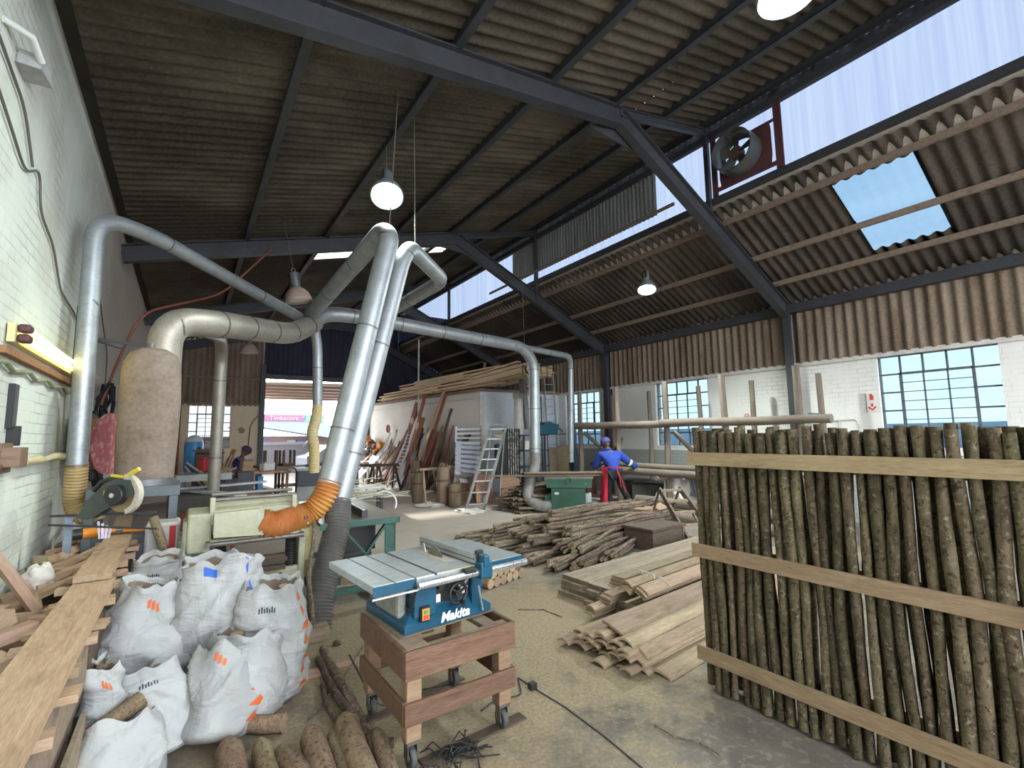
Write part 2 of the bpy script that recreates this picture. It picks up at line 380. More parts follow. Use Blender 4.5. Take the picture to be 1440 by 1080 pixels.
# back wall
holes_wall('wall_back',mBrickB,'y',YF,.23,XL,2.38,0,3.02,[(0.05,1.35,1.4,2.96)])
steel_window(9,'y',YF+.1,0.05,1.35,1.4,2.96,pane=mPaneFar)
corr('wall_back',mClad,(XL,YF,3.02),(1,0,0),(0,0,1),3.45,[0,.98,1.85,2.6],amp=.03)
m=MB(); corr('x',mCladBlue,(2.38,YF,4.1),(1,0,0),(0,0,1),8.3,[0,.9,1.9,3.3],amp=.02,build=False,m=m); st('wall_back',m,mCladBlue,smooth=60)
holes_wall('wall_back',mCladBlue,'y',YF,.15,6.42,XR,0,4.1,[])
st('column',MB().b2((2.28,YF-.15,0),(2.45,YF+.05,4.6)),mSteel)
st('column',MB().b2((6.36,YF-.15,0),(6.5,YF+.05,4.4)),mSteel)
st('beam',MB().b2((2.3,YF-.12,4.05),(6.5,YF+.02,4.22)),mSteel)
st('trim_3',MB().b2((XL,YF-.06,3.0),(2.3,YF,3.06)).b2((XL,YF-.06,3.95),(2.3,YF,4.03)),mPurlinW)
# store partition (slightly skewed), 3.08 m high
pc,pf=V((7.4,12.5,0)),V((6.5,20.5,0))
m=MB(); d=(pf-pc); L=d.length; x=d/L; R=Matrix((x,V((0,0,1)).cross(x),V((0,0,1)))).transposed()
e=MB(); mid=(pc+pf)/2+R@V((0,-.11,0)); e.box((mid.x,mid.y,1.54),(L,.22,3.08),R); st('wall_store',e,mBrickP)
st('wall_store',MB().b2((7.42,12.5,0),(XR,12.72,3.08)),mBrickX)
st('trim_4',MB().bar(pc+V((-.03,0,2.88)),pf+V((-.03,0,2.88)),.03,.05).b2((7.36,12.46,0),(7.5,12.52,2.95)),mTrimW)
st('ceiling',MB().prism([(7.3,12.4),(6.4,20.5),(XR,20.5),(XR,12.4)],3.08,3.16),mPurlinW)
# portal frames
def ibeam(m,p0,p1,h,w,t=.02,up=(0,0,1)):
    p0=V(p0);p1=V(p1);x=(p1-p0).normalized();u=V(up);y=u.cross(x).normalized();z=x.cross(y)
    m.bar(p0,p1,t,h-.01,up); m.bar(p0+z*(h/2),p1+z*(h/2),w,t,up); m.bar(p0-z*(h/2),p1-z*(h/2),w,t,up)
zt=lambda x:def_zl(x)-.14
zq=lambda x:zr(x)-.16
for k,Y in enumerate((4.78,10.05,15.3,20.35,-.6)):
    h=.28; m=MB()
    a=V((XL,Y-(1.0 if k==0 else 0),zt(XL)-h/2)); b=V((5.3,Y-(.12 if k==0 else 0),zt(5.3)-h/2)); c=V((XR-.1,Y,zq(XR-.1)-h/2))
    ibeam(m,a,b,h,.15); ibeam(m,b+V((.0,0,-.02)),c,h,.15)
    m.prism([(4.75,zt(4.75)-h),(5.4,zt(5.3)+.0),(6.1,zq(6.1)-h)],Y-.012,Y+.012,axes='xz')
    ibeam(m,b+V((0,0,.08)),(7.78,Y,zt(7.78)-.08),.12,.08)
    m.b2((7.70,Y-.04,zq(7.7)-.3),(7.78,Y+.04,zt(7.78)))
    st('roof_beam',m,mSteel)
    if Y<19: st('column',MB().b2((XR-.22,Y-.01,0),(XR-.02,Y+.01,4.4)).b2((XR-.24,Y-.075,0),(XR-.22,Y+.075,4.35)).b2((XR-.02,Y-.075,0),(XR,Y+.075,4.35)),mSteel)
for X in (.76,2.2,3.7,5.1,6.42,7.7):
    z=zt(X)+.06; st('roof_beam',MB().b2((X-.03,YB,z-.06),(X+.03,YF,z+.05)).b2((X-.03,YB,z-.06),(X+.06,YF,z-.045)),mSteel)
for X in (8.05,9.03,9.78):
    z=zr(X)-.085; st('roof_beam',MB().b2((X-.03,YB,z-.05),(X+.03,YF,z+.045)),mPurlinW)
z=4.28; st('beam',MB().b2((XR-.2,YB,z-.1),(XR-.03,YF,z+.08)),mSteel)
st('beam',MB().b2((7.74,YB,7.12),(7.84,YF,7.24)),mSteel); st('beam',MB().b2((7.74,YB,5.86),(7.86,YF,5.97)),mSteel)
corr('trim_5',mEdge,(7.80,YB,7.2),(0,1,0),(0,0,1),YF-YB,[.06,.32],amp=.02)
st('trim_7',MB().add([(7.80,YB,5.885),(7.80,YF,5.885),(8.06,YF,5.625),(8.06,YB,5.625)],[(0,1,2,3)]),mFlash)
# exterior
st('wall_added_blue',MB().b2((13.5,-20,0),(13.7,40,1.86)),flatm('added_wall_blue',(.5,.72,1.0),.8))  # low wall added outside so the bottom panes show blue
st('ground',MB().b2((-30,YF,-.15),(40,60,-.02)),flatm('bright_ground',(.30,.27,.24),.9))
st('ground',MB().b2((XR+.3,-20,-.3),(30,YF,-.05)),flatm('yard_ground',(.4,.38,.35),.9))
st('ground',MB().b2((-30,-40,-.3),(30,YB,-.05)),flatm('yard_ground_front',(.42,.40,.36),.9))
# camera, world, sun
cam=bpy.data.cameras.new('camera'); co=bpy.data.objects.new('camera',cam); C.objects.link(co); bpy.context.scene.camera=co
cam.sensor_width=36; cam.lens=36*667/1440; cam.clip_start=.05; cam.clip_end=300
yaw,pit,rol=math.radians(34.45),math.radians(6.26),math.radians(-.8)
f=V((math.sin(yaw)*math.cos(pit),math.cos(yaw)*math.cos(pit),math.sin(pit))); r=V((math.cos(yaw),-math.sin(yaw),0)); u=r.cross(f)
r2=r*math.cos(rol)+u*math.sin(rol); u2=r2.cross(f)
co.matrix_world=Matrix.Translation((0,0,1.7))@Matrix((r2,u2,-f)).transposed().to_4x4()
w=bpy.data.worlds.new('world'); bpy.context.scene.world=w; w.use_nodes=True
bg=w.node_tree.nodes['Background']; bg.inputs[0].default_value=(.88,.94,1,1); bg.inputs[1].default_value=9
sun=bpy.data.lights.new('sun','SUN'); sun.energy=9; sun.angle=.02; sun.color=(1,.95,.86); so=bpy.data.objects.new('sun',sun); C.objects.link(so)
so.rotation_euler=V((-.10,.93,.34)).to_track_quat('Z','Y').to_euler()
sc=bpy.context.scene
sc.view_settings.view_transform='Standard'; sc.view_settings.look='None'; sc.view_settings.exposure=0.1
sc.cycles.max_bounces=10; sc.cycles.diffuse_bounces=5; sc.cycles.glossy_bounces=3; sc.cycles.transparent_max_bounces=12; sc.cycles.use_denoising=True
sc.cycles.sample_clamp_indirect=6; sc.cycles.caustics_reflective=False; sc.cycles.caustics_refractive=False
# ================================================================ ducts, lamps, wall fittings
mGalv=dirty('galvanised_duct',(.40,.43,.45),(.28,.30,.31),5,.46,.55,.05,mul=(1,1,1))
mGalvOld=dirty('dusty_galvanised_duct',(.46,.42,.36),(.34,.31,.27),6,.5,.55,.05)
mSeam=dirty('duct_seam',(.20,.20,.21),(.12,.12,.12),8,.5,.7,0)
mHoseTan=dirty('tan_flexible_hose',(.50,.36,.16),(.38,.27,.13),5,.45,0,.05)
mHoseOr=dirty('orange_flexible_hose',(.46,.16,.05),(.62,.36,.08),3,.4,0,.05)
mHoseBk=dirty('black_flexible_hose',(.10,.095,.09),(.16,.15,.14),5,.4,0,.05)
mHoseYe=dirty('dusty_yellow_hose',(.62,.50,.30),(.70,.55,.12),3,.5,0,.05)
mShade=flatm('grey_reflector',(.22,.26,.24),.45,.3)
mWire=flatm('thin_wire',(.12,.11,.10),.6)
mBlack=flatm('black_plastic',(.02,.02,.022),.45)
mGlow=flatm('lamp_glow',(1,1,1),.5,0,(.86,1,.93),14)
mWhiteM=flatm('white_enamel',(.75,.75,.72),.4)
mDarkGlass=flatm('unlit_reflector',(.50,.36,.30),.4)
def fillet(pts,rad,k=7):
    pts=[V(p) for p in pts]; rad=rad if hasattr(rad,'__len__') else [rad]*(len(pts)-2); out=[pts[0]]
    for i in range(1,len(pts)-1):
        a=pts[i-1]-pts[i]; b=pts[i+1]-pts[i]; d=min(rad[i-1],a.length*.48,b.length*.48); p0=pts[i]+a.normalized()*d; p1=pts[i]+b.normalized()*d
        for j in range(k+1):
            t=j/k; out.append(p0*(1-t)**2+pts[i]*2*t*(1-t)+p1*t*t)
    return out+[pts[-1]]
def resample(pts,step):
    out=[pts[0]]; acc=0
    for a,b in zip(pts[:-1],pts[1:]):
        L=(b-a).length; 
        if L<1e-9: continue
        t=step-acc
        while t<=L: out.append(a.lerp(b,t/L)); t+=step
        acc=L-(t-step)
    out.append(pts[-1]); return out
def duct(label,pts,r,rad=.3,mat=None,step=1.0,name='extraction_duct',group=None,rings=None,end=None):
    mat=mat or mGalv; P=fillet(pts,rad); e=thing(name,pts[0],label=label,cat='duct',group=group)
    MB().tube(P,r,20,cap=True).build('pipe',mat,e,smooth=True,world=True)
    # seams: rings on straight runs and at elbows' ends
    Q=resample(P,step)
    for a,b in zip(Q[:-1],Q[1:]):
        d=(b-a).normalized()
        if (b-a).length<.05: continue
        MB().cyl(a-d*.006,a+d*.012,r*1.045,n=20).build('joint_band',mSeam,e,world=True)
    return e
def hose(mb,pts,r,pitch=.028,amp=.06,n=18,rad=.25,smoothp=True):
    P=resample(fillet(pts,rad) if smoothp else [V(p) for p in pts],pitch/4); R=r if hasattr(r,'__len__') else None
    rr=[]
    for i in range(len(P)):
        base=r if R is None else r[0]+(r[1]-r[0])*i/(len(P)-1)
        rr.append(base*(1+amp*(1,0,-1,0)[i%4]))
    return mb.tube(P,rr,n)
# left riser up the wall
L1=duct('galvanised duct rising up the left wall and crossing overhead',[(-.85,6.17,1.47),(-.86,6.15,3.98),(-.42,6.55,4.02),(1.72,8.75,3.72)],.083,.28,step=1.6)
hz=MB(); hose(hz,[(-.85,6.17,1.50),(-.85,6.2,1.30),(-.86,6.24,1.12),(-.78,6.2,.98),(-.66,6.1,1.05)],.088,.03,.05,rad=.12); tag(hz.build('flexible_hose',mHoseTan,smooth=True),'tan ribbed hose hanging from the duct on the left wall','hose')
# collector and trunk
duct('fat duct rising behind the dust bag and running under the roof',[(-.25,6.55,1.9),(-.24,6.45,3.03),(.25,6.75,3.12),(1.32,8.1,3.36),(1.75,8.62,3.72)],.165,.36,mGalvOld,step=.55)
duct('wide curved duct from the junction towards the right wall',[(1.6,8.45,3.60),(1.95,8.66,3.92),(2.6,8.66,3.93),(6.5,9.0,3.80),(6.9,9.1,3.45),(6.95,9.2,1.3)],.13,[.4,.4,.4,.25],step=.95)
duct('thin galvanised duct dropping to floor beyond the tall bend',[(6.3,8.99,3.80),(8.15,9.2,3.74),(8.3,9.35,3.5),(8.36,9.5,1.0)],.075,.2,step=1.1)
duct('dusty duct dropping from the trunk behind the dust bag',[(.1,6.65,3.02),(.36,8.2,3.22),(.40,8.6,3.05),(.40,8.9,.75)],.085,.25,mGalvOld,step=1.2)
duct('short duct dropping from the junction to a yellow hose',[(1.76,8.62,3.62),(1.84,8.72,3.3),(1.88,8.76,2.28)],.085,.2,step=.7)
hz=MB(); hose(hz,[(1.88,8.76,2.3),(1.87,8.78,2.05),(1.80,8.8,1.8),(1.87,8.85,1.55),(1.88,8.9,1.12)],.088,.04,.04,rad=.2); tag(hz.build('flexible_hose',mHoseYe,smooth=True),'dusty yellow hose hanging under the short duct drop','hose')
duct('slanting duct ending in the orange hose',[(1.66,8.6,3.80),(1.84,5.4,4.18),(1.86,5.2,4.05),(1.22,5.08,1.24)],.115,.26,step=1.15)
duct('slanting duct ending in the black hose',[(3.04,8.7,4.05),(3.06,6.25,4.03),(2.2,5.42,4.06),(2.06,5.33,3.85),(1.33,5.14,.99)],.105,[.22,.22,.2],step=1.25)
hz=MB(); hose(hz,[(1.23,5.08,1.27),(1.17,5.06,1.10),(1.05,5.1,.96),(.86,5.05,.93),(.72,4.98,.90),(.60,4.98,.96)],.115,.034,.08,rad=.15); tag(hz.build('flexible_hose',mHoseOr,smooth=True),'orange ribbed hose on top of the cream planer','hose')
hz=MB(); hose(hz,[(1.335,5.14,1.03),(1.30,5.0,.85),(1.17,4.84,.5),(1.08,4.72,.25),(1.04,4.62,.02)],.12,.03,.06,rad=.3); tag(hz.build('flexible_hose',mHoseBk,smooth=True),'black ribbed hose hanging from slanting duct to the floor','hose')
hz=MB(); hose(hz,[(6.95,9.2,1.33),(6.93,9.15,1.0),(6.6,8.95,.62),(6.35,8.75,.3),(6.6,8.5,.11),(6.95,8.45,.2)],.125,.04,.04,rad=.3); tag(hz.build('flexible_hose',dirty('grey_hose',(.22,.21,.2),None,4,.5),smooth=True),'grey hose curling from tall duct to the green machine','hose')
# hanging wires of ducts
for a,b,l in (((1.86,5.22,4.2),(1.9,5.1,5.85),'thin wire holding up the duct that ends in orange hose'),((2.3,5.5,4.14),(2.25,5.45,5.9),'thin wire holding up the duct that ends in black hose'),((6.55,9.0,3.9),(6.5,9.0,6.2),'thin wire above the bend of the wide duct')):
    tag(MB().cyl(a,b,.006,n=6).build('hanging_wire',mWire),l,'wire')
# dust bag and its stand
e=thing('dust_bag',(-.315,6.08,1.30),label='tall beige cloth dust collector bag on grey steel stand',cat='dust bag')
prof=[(.0,0),(.27,.0),(.30,.03),(.305,.12),(.315,.45),(.32,.8),(.315,1.08),(.295,1.2),(.25,1.29),(.15,1.34),(0,1.35)]
m=MB(); m.lathe([(p[0]*.8,p[1]) for p in prof],n=40); mBag=corrm('dusty_filter_cloth',(.17,.128,.10),(.29,.235,.195),(1,1,1),3,.95)
for i,p in enumerate(m.v):
    q=V(p); d=V((q.x,q.y,0)); 
    if d.length>.05: q+=d.normalized()*(noise.noise(q*5)*.012+noise.noise(V((q.x*9,q.y*9,q.z*2)))*.008)
    m.v[i]=tuple(q)
m.build('bag_cloth',mBag,e,smooth=60); MB().lathe([(.24,-.03),(.262,-.03),(.262,.03),(.24,.03)],n=40).build('clamp_ring',mSeam,e,smooth=True)
MB().cyl((-.02,0,1.32),(-.02,0,1.40),.03).build('top_cap',mSeam,e)
e=thing('collector_stand',(-.36,6.12,0),label='blue-grey steel stand under the dust collector bag',cat='stand'); mBG=dirty('blue_grey_steel',(.12,.145,.165),(.09,.10,.11),5,.5,.2)
MB().b2((-.36,-.36,1.17),(.34,.36,1.27)).build('table_top',mBG,e,bevel=.006)
for x in (-.33,.29):
    for y in (-.33,.33): MB().b2((x-.035,y-.03,0),(x+.035,y+.03,1.17)).build('leg',mBG,e,bevel=.004)
MB().b2((-.33,-.34,.75),(.3,-.31,.83)).build('rail',mBG,e); MB().b2((-.30,-.30,.05),(.27,-.295,.75)).build('side_panel',flatm('lilac_panel',(.35,.36,.42),.5),e)
# bag hanger frame
tag(MB().bar((-.98,6.5,2.78),(-.25,6.42,2.72),.025,.03).bar((-.98,6.5,2.8),(-.6,6.3,2.66),.02,.02).bar((-.98,6.5,3.1),(-.98,6.5,2.3),.03,.03).build('bag_hanger',mSteel),'thin dark bracket on left wall above the dust bag','bracket')
tag(MB().tube(fillet([(-.98,8.5,2.2),(-.8,8.4,2.9),(-.6,8.3,3.5),(.4,9.4,4.2),(1.2,10.0,5.4)],.4),.018,8).build('red_air_hose',flatm('dull_red_hose',(.25,.08,.06)),smooth=True),'dull red air line looping over the fat duct','hose')
# pendant lamps
def lamp(loc,lit,label,R=.21,tilt=(0,0,0),top=None):
    e=thing('pendant_lamp',loc,label=label,cat='lamp',rot=tilt); k=R/.21
    pr=[(.205,0),(.21,.005),(.20,.05),(.17,.13),(.12,.19),(.075,.225),(.06,.235)]
    sh=MB().lathe([(a*k,b*k) for a,b in pr]+[(a*k*.96,b*k-.004) for a,b in reversed(pr)],n=32).build('reflector',mShade if lit else mDarkGlass,e,smooth=60)
    MB().lathe([(0,.04*k),(.185*k,.03*k),(.185*k,.025*k),(0,.02*k)],n=32).build('lens',mGlow if lit else mWhiteM,e,smooth=True)
    MB().lathe([(.055*k,.23*k),(.07*k,.26*k),(.075*k,.40*k),(.07*k,.47*k),(.03*k,.49*k)],n=20).build('ballast_housing',flatm('lamp_body',(.14,.16,.16),.5,.3),e,smooth=True)
    MB().b2((-.07*k,-.05*k,.30*k),(-.03*k,.05*k,.48*k)).b2((.03*k,-.05*k,.30*k),(.07*k,.05*k,.48*k)).build('gear_box',mBlack,e)
    h=MB().torus((0,0,.52*k),.03*k,.006*k,16,6,Matrix.Rotation(PI/2,3,'X')).build('hook',mSeam,e)
    if top:
        MB().cyl((0,0,.54*k),(0,0,top),.005,n=6).build('chain',mWire,e)
    if lit:
        ld=bpy.data.lights.new('lamp_light','SPOT'); ld.energy=lit; ld.spot_size=math.radians(150); ld.spot_blend=.6; ld.shadow_soft_size=.12; ld.color=(.9,1,.94)
        lo=bpy.data.objects.new('lamp_light',ld); C.objects.link(lo); lo.location=(0,0,-.02); lo.parent=e
    return e
lamp((1.94,5.55,4.72),380,'lit bell-shaped high bay lamp above the slanting ducts',tilt=(-.45,.15,0),top=1.1)
lamp((7.87,6.40,4.72),1200,'lit high bay lamp below the right-hand roof slope',.2,tilt=(-.2,.25,0),top=.9)
lamp((3.45,1.42,4.85),200,'lit high bay lamp at the top edge of the picture',top=1.4)
lamp((1.62,9.35,4.25),0,'unlit pinkish bell lamp behind the duct junction',.24,tilt=(0,-.2,0),top=1.5)
lamp((1.52,16.9,4.42),0,'unlit bell lamp hanging near the back wall',.27,top=1.2)
# exhaust fan in the clerestory
e=thing('exhaust_fan',(7.6,4.13,6.5),rot=(0,-PI/2,0),label='round grey-green exhaust fan in dark red panel by the clerestory',cat='fan')
mFanR=dirty('fan_shell',(.13,.16,.17),(.22,.14,.08),4,.4,.6)
MB().lathe([(.30,-.16),(.36,-.14),(.37,0),(.35,.14),(.36,.2),(.34,.2),(.33,.14),(.345,0),(.335,-.12),(.29,-.15)],n=40).build('shroud_ring',mFanR,e,smooth=60)
MB().lathe([(.0,-.09),(.1,-.09),(.11,.05),(.0,.06)],n=20).build('motor',flatm('motor_brown',(.10,.06,.05),.6),e,smooth=True)
for k in range(5):
    A=2*PI*k/5; R=Matrix.Rotation(A,3,'Z')@Matrix.Rotation(.0,3,'Y'); b=MB(); pts=[(.09,-.05,.02),(.30,-.11,.06),(.31,.08,-.03),(.09,.05,-.02)]
    b.add([R@V(p) for p in pts]+[R@(V(p)+V((0,0,.006))) for p in pts],[(0,1,2,3),(7,6,5,4),(0,4,5,1),(1,5,6,2),(2,6,7,3),(3,7,4,0)]); b.build('blade',mFanR,e)
for k in range(3):
    A=2*PI*k/3+.3; MB().cyl((.1*math.cos(A),.1*math.sin(A),.08),(.35*math.cos(A),.35*math.sin(A),.15),.012,n=8).build('strut',mSteel,e)
mPan=dirty('dark_red_panel',(.10,.035,.04),(.06,.025,.03),4)
m=MB(); y0,y1,z0,z1=3.44,4.72,5.98,7.12
m.b2((7.74,3.44,z0),(7.77,3.56,z1)).b2((7.74,4.60,z0),(7.77,4.70,z1)).b2((7.74,3.56,6.05),(7.77,4.60,6.12)).b2((7.74,3.56,6.82),(7.77,4.6,6.86))
N=28; ring=[];sq=[]
for i in range(N):
    A=2*PI*i/N; c,s_=math.cos(A),math.sin(A); ring.append((4.13+.34*c,6.5+.34*s_)); q=max(abs(c)/.47,abs(s_)/.36); sq.append((4.08+c/q,6.48+s_/q))
vs=[(7.745,p[0],p[1]) for p in ring]+[(7.745,p[0],p[1]) for p in sq]; m.add(vs,[(i,(i+1)%N,N+(i+1)%N,N+i) for i in range(N)])
tag(m.build('fan_mounting_panel',mPan),'dark red steel panel holding the exhaust fan','panel')
st('trim_6',MB().b2((7.73,4.76,5.9),(7.79,4.80,7.2)).b2((7.73,10.0,5.9),(7.79,10.05,7.2)),mSteel)
# opaque sheets over the clerestory
m=corr('clerestory_sheets',mGreySheet,(7.80,6.0,6.2),(0,1,0),(0,0,1),5.25,[.05,.95],amp=.014,pitch=.11); del m['kind']; tag(m,'grey corrugated sheets covering part of the clerestory','sheeting')
tag(MB().bar((7.70,5.5,6.2),(7.70,12.4,6.18),.035,.06).build('timber_batten',mPurlinW),'long pale timber batten along the clerestory sheets','batten')
# fluorescent fitting on the left wall
e=thing('fluorescent_fitting',(-1.0,5.8,2.4),label='twin tube fluorescent fitting glowing yellow on left wall',cat='light fitting')
mTube=flatm('yellow_tube_glow',(1,.95,.6),.5,0,(1.0,.93,.45),1.9)
MB().b2((-.04,-1.25,-.01),(0,1.35,.12)).build('backing',flatm('cream_tray',(.75,.68,.35),.5),e)
for z in (.025,.095):
    t=MB().cyl((.035,-1.12,z),(.035,1.35,z),.017,n=12).build('tube',mTube,e,smooth=True)
    MB().b2((.0,-1.22,z-.03),(.07,-1.12,z+.03)).build('lamp_holder',flatm('maroon_holder',(.10,.04,.04)),e,bevel=.02,seg=3)
al=bpy.data.lights.new('tube_light','AREA'); al.shape='RECTANGLE'; al.size=2.4; al.size_y=.05; al.energy=14; al.color=(1,.9,.45); ao=bpy.data.objects.new('tube_light',al); C.objects.link(ao); ao.parent=e; al.energy=5; ao.location=(.06,.1,.06); ao.rotation_euler=V((-1,0,.2)).to_track_quat('Z','X').to_euler()
ao.rotation_euler=(PI/2,PI/2,PI/2); ao.rotation_euler=Matrix((V((0,1,0)),V((0,0,1)),V((1,0,0)))).transposed().to_euler()
tag(MB().b2((-1.05,4.4,2.29),(-1.0,7.1,2.34)).build('wooden_batten',wood('reddish_batten',(.22,.10,.05),(.36,.19,.10))),'reddish wooden batten under the fluorescent fitting','batten')
m=MB(); pts=[(-1.02,4.3+i*.2,2.22+.025*math.sin(i*2.1)) for i in range(15)]; m.tube(pts,.016,8); tag(m.build('cable_bundle',dirty('taped_cables',(.30,.33,.20),(.15,.12,.08),20),smooth=True),'lumpy cable bundle drooping below wooden batten','cable')
# copper pipe with rag
m=MB(); m.tube([(-.99,3.3,1.53),(-.99,5.0,1.55),(-.99,6.0,1.56),(-.98,7.6,1.57)],.017,10); e=tag(m.build('wall_pipe',dirty('copper_pipe',(.35,.16,.10),(.25,.12,.09),9,.4,.5),smooth=True),'reddish pipe running along left wall','pipe')
m=MB(); m.tube([(-.975,5.0,1.56),(-.95,5.2,1.57),(-.96,5.5,1.56),(-.95,5.8,1.58),(-.96,6.2,1.565),(-.97,6.5,1.57)],[.02,.035,.022,.03,.034,.015],10); tag(m.build('wrapped_rag',dirty('cream_rag',(.55,.48,.32),(.62,.52,.15),8)),'cream and yellow rag knotted on wall pipe','rag')
tag(MB().b2((-1.05,4.46,1.54),(-.90,4.66,1.67)).b2((-1.05,4.44,1.50),(-.99,4.72,1.70)).build('wood_block',wood('block_wood',(.22,.13,.09),(.36,.24,.18)),bevel=.004),'stubby brown wood block sticking out of left wall','block')
tag(MB().b2((-1.05,4.75,1.80),(-1.015,4.86,2.12)).b2((-1.05,4.80,1.68),(-.98,4.84,1.82)).build('wall_bracket',mBlack,bevel=.003),'narrow black upright bracket on left wall','bracket')
# wires on wall
for pts,l in (([(-1.03,3.6,3.9),(-1.03,4.1,3.75),(-1.03,4.55,3.6),(-1.03,4.9,3.8),(-1.03,5.0,3.5),(-1.03,5.5,3.4),(-1.03,5.9,3.1),(-1.03,6.6,3.05),(-1.03,7.6,2.75)],'loose black wire wandering down the upper left wall'),([(-1.03,3.8,4.1),(-1.03,4.4,4.0),(-1.03,4.7,3.72)],'short loose wire joining the one on upper left wall'),([(-1.03,7.6,3.9),(-1.03,8.6,3.3),(-1.03,9.2,3.0),(-1.03,9.25,2.4)],'black wire near the duct on sooty wall')):
    tag(MB().tube(fillet(pts,.15),.009,6).build('wire',mWire,smooth=True),l,'wire')
e=thing('floodlight',(-1.0,4.25,4.25),label='small grey floodlight on upper left wall',cat='light')
MB().tube([(-.05,-.35,.02),(.05,-.2,.06),(.07,-.05,0)],.022,10).build('arm',mWhiteM,e,smooth=True); MB().prism([(-.05,-.06),(.07,-.05),(.09,.13),(-.04,.14)],-.06,.04).build('lamp_head',dirty('grey_housing',(.45,.46,.46),None,5),e,bevel=.01)
# hose reel (red) on the wall behind the riser
e=thing('hose_reel',(-.78,6.95,1.68),rot=(0,PI/2,-.35),label='pinkish red hose reel on the wall behind the riser duct',cat='hose reel')
mRed=dirty('faded_red_paint',(.50,.12,.13),(.66,.42,.42),16,.5,thr=(.5,.6))
MB().lathe([(1e-4,.07),(.33,.07),(.34,.085),(1e-4,.09)],n=32).build('front_disc',mRed,e,smooth=True); MB().lathe([(.0,-.13),(.33,-.13),(.34,-.115),(0,-.11)],n=32).build('rear_disc',flatm('dark_green_disc',(.05,.07,.06)),e,smooth=True)
m=MB(); 
for k in range(4): m.torus((0,0,-.08+.045*k),.25,.03,28,8)
m.build('wound_hose',dirty('brown_hose',(.30,.17,.12),None,6),e,smooth=True)
for y,l in ((7.45,'a'),(7.6,'b')): pass
# dark cable tangle behind the bag
m=MB()
for k in range(9):
    y=8.3+rnd(0,1.0); p=[(-1.01+rnd(0,.14),y+rnd(-.2,.2),2.5-j*.22) for j in range(9)]; m.tube(p,.02,6)
m.b2((-1.045,8.1,1.2),(-.98,9.3,2.1)); tag(m.build('cable_tangle',flatm('sooty_black',(.015,.014,.02),.8),smooth=True),'black tangle of cables and soot on wall behind dust bag','cables')
# ================================================================ timber, bags, posts
mPlankGrey=wood('weathered_plank',(.17,.125,.085),(.36,.285,.20),.18)
mPine=wood('fresh_pine',(.33,.205,.125),(.51,.36,.235),.12,.02)
mPineP=wood('pinkish_pine',(.33,.21,.14),(.50,.36,.25),.12)
mCut=wood('cut_end_wood',(.26,.18,.11),(.42,.32,.21),.15)
mGreyEnd=dirty('weathered_end',(.22,.17,.12),(.12,.09,.07),25,.9,amt=.3)
mDarkW=wood('dark_old_timber',(.06,.04,.03),(.15,.11,.08),.2)
mRedW=wood('reddish_hardwood',(.17,.06,.03),(.33,.14,.08),.25)
mRackPost=dirty('grey_rack_pole',(.15,.12,.095),(.26,.21,.165),4,.85,0,.3,.2,mul=(.4,2,2))
def barkm(name,a,b,spot,amt=.3,sp=(.55,.68)):
    n=NT(name); f=n.noise(n.co((1,3,3),off=True),7,6,.65); col=n.ramp(f,[(.35,a),(.65,b)])
    f2=n.noise(n.co((2.5,2.5,2.5),off=True),16,4,.7); col=n.mix(n.ramp(f2,[(sp[0],(0,0,0)),(sp[1],(.8,.8,.8))]),col,spot)
    f3=n.noise(n.co((1,1,1),off=True),40,3,.7); col=n.mix(n.ramp(f3,[(.55,(0,0,0)),(.65,(.8,.8,.8))]),col,tuple(x*.35 for x in a))
    col=n.vary(col,amt,.04); return n.fin(col,.9,0,n.bump(f3,.5,.006),.15)
mBark=barkm('mottled_stick_bark',(.05,.038,.024),(.12,.095,.056),(.21,.19,.135),.38)
mTwig=barkm('brown_stick_bark',(.085,.062,.046),(.21,.16,.115),(.38,.31,.235),.3,(.5,.7))
def log_mesh(name,L,r0,r1,bend,mats,n=10,seg=12,seed=0,knot=.12,point=0):
    random.seed(seed); m=MB(); pts=[];rr=[]; o=rnd(0,100)
    for i in range(seg+1):
        t=i/seg; pts.append((L*t,bend*(noise.noise(V((o+t*2.2,0,0)))),bend*(noise.noise(V((0,o+t*2.2,5)))))) ; rr.append((r0+(r1-r0)*t)*(1+knot*noise.noise(V((o+t*9,3,1)))))
    p0=V(pts[0]); pts=[V(p)-V((0,p0.y,p0.z)) for p in pts]
    if point: rr[0]*=.55; pts[1]=pts[0].lerp(pts[1],.5)
    m.tube(pts,rr,n,True,0,None,1); 
    m.m[-1]=1; m.m[-2]=1
    me=m.build(name,mats,smooth=50); d=me.data; bpy.data.objects.remove(me); return d
def inst(name,data,M,label,cat,group=None,parent=None):
    o=bpy.data.objects.new(name,data); C.objects.link(o); o.matrix_basis=M
    if parent: o.parent=parent
    return tag(o,label,cat,group)
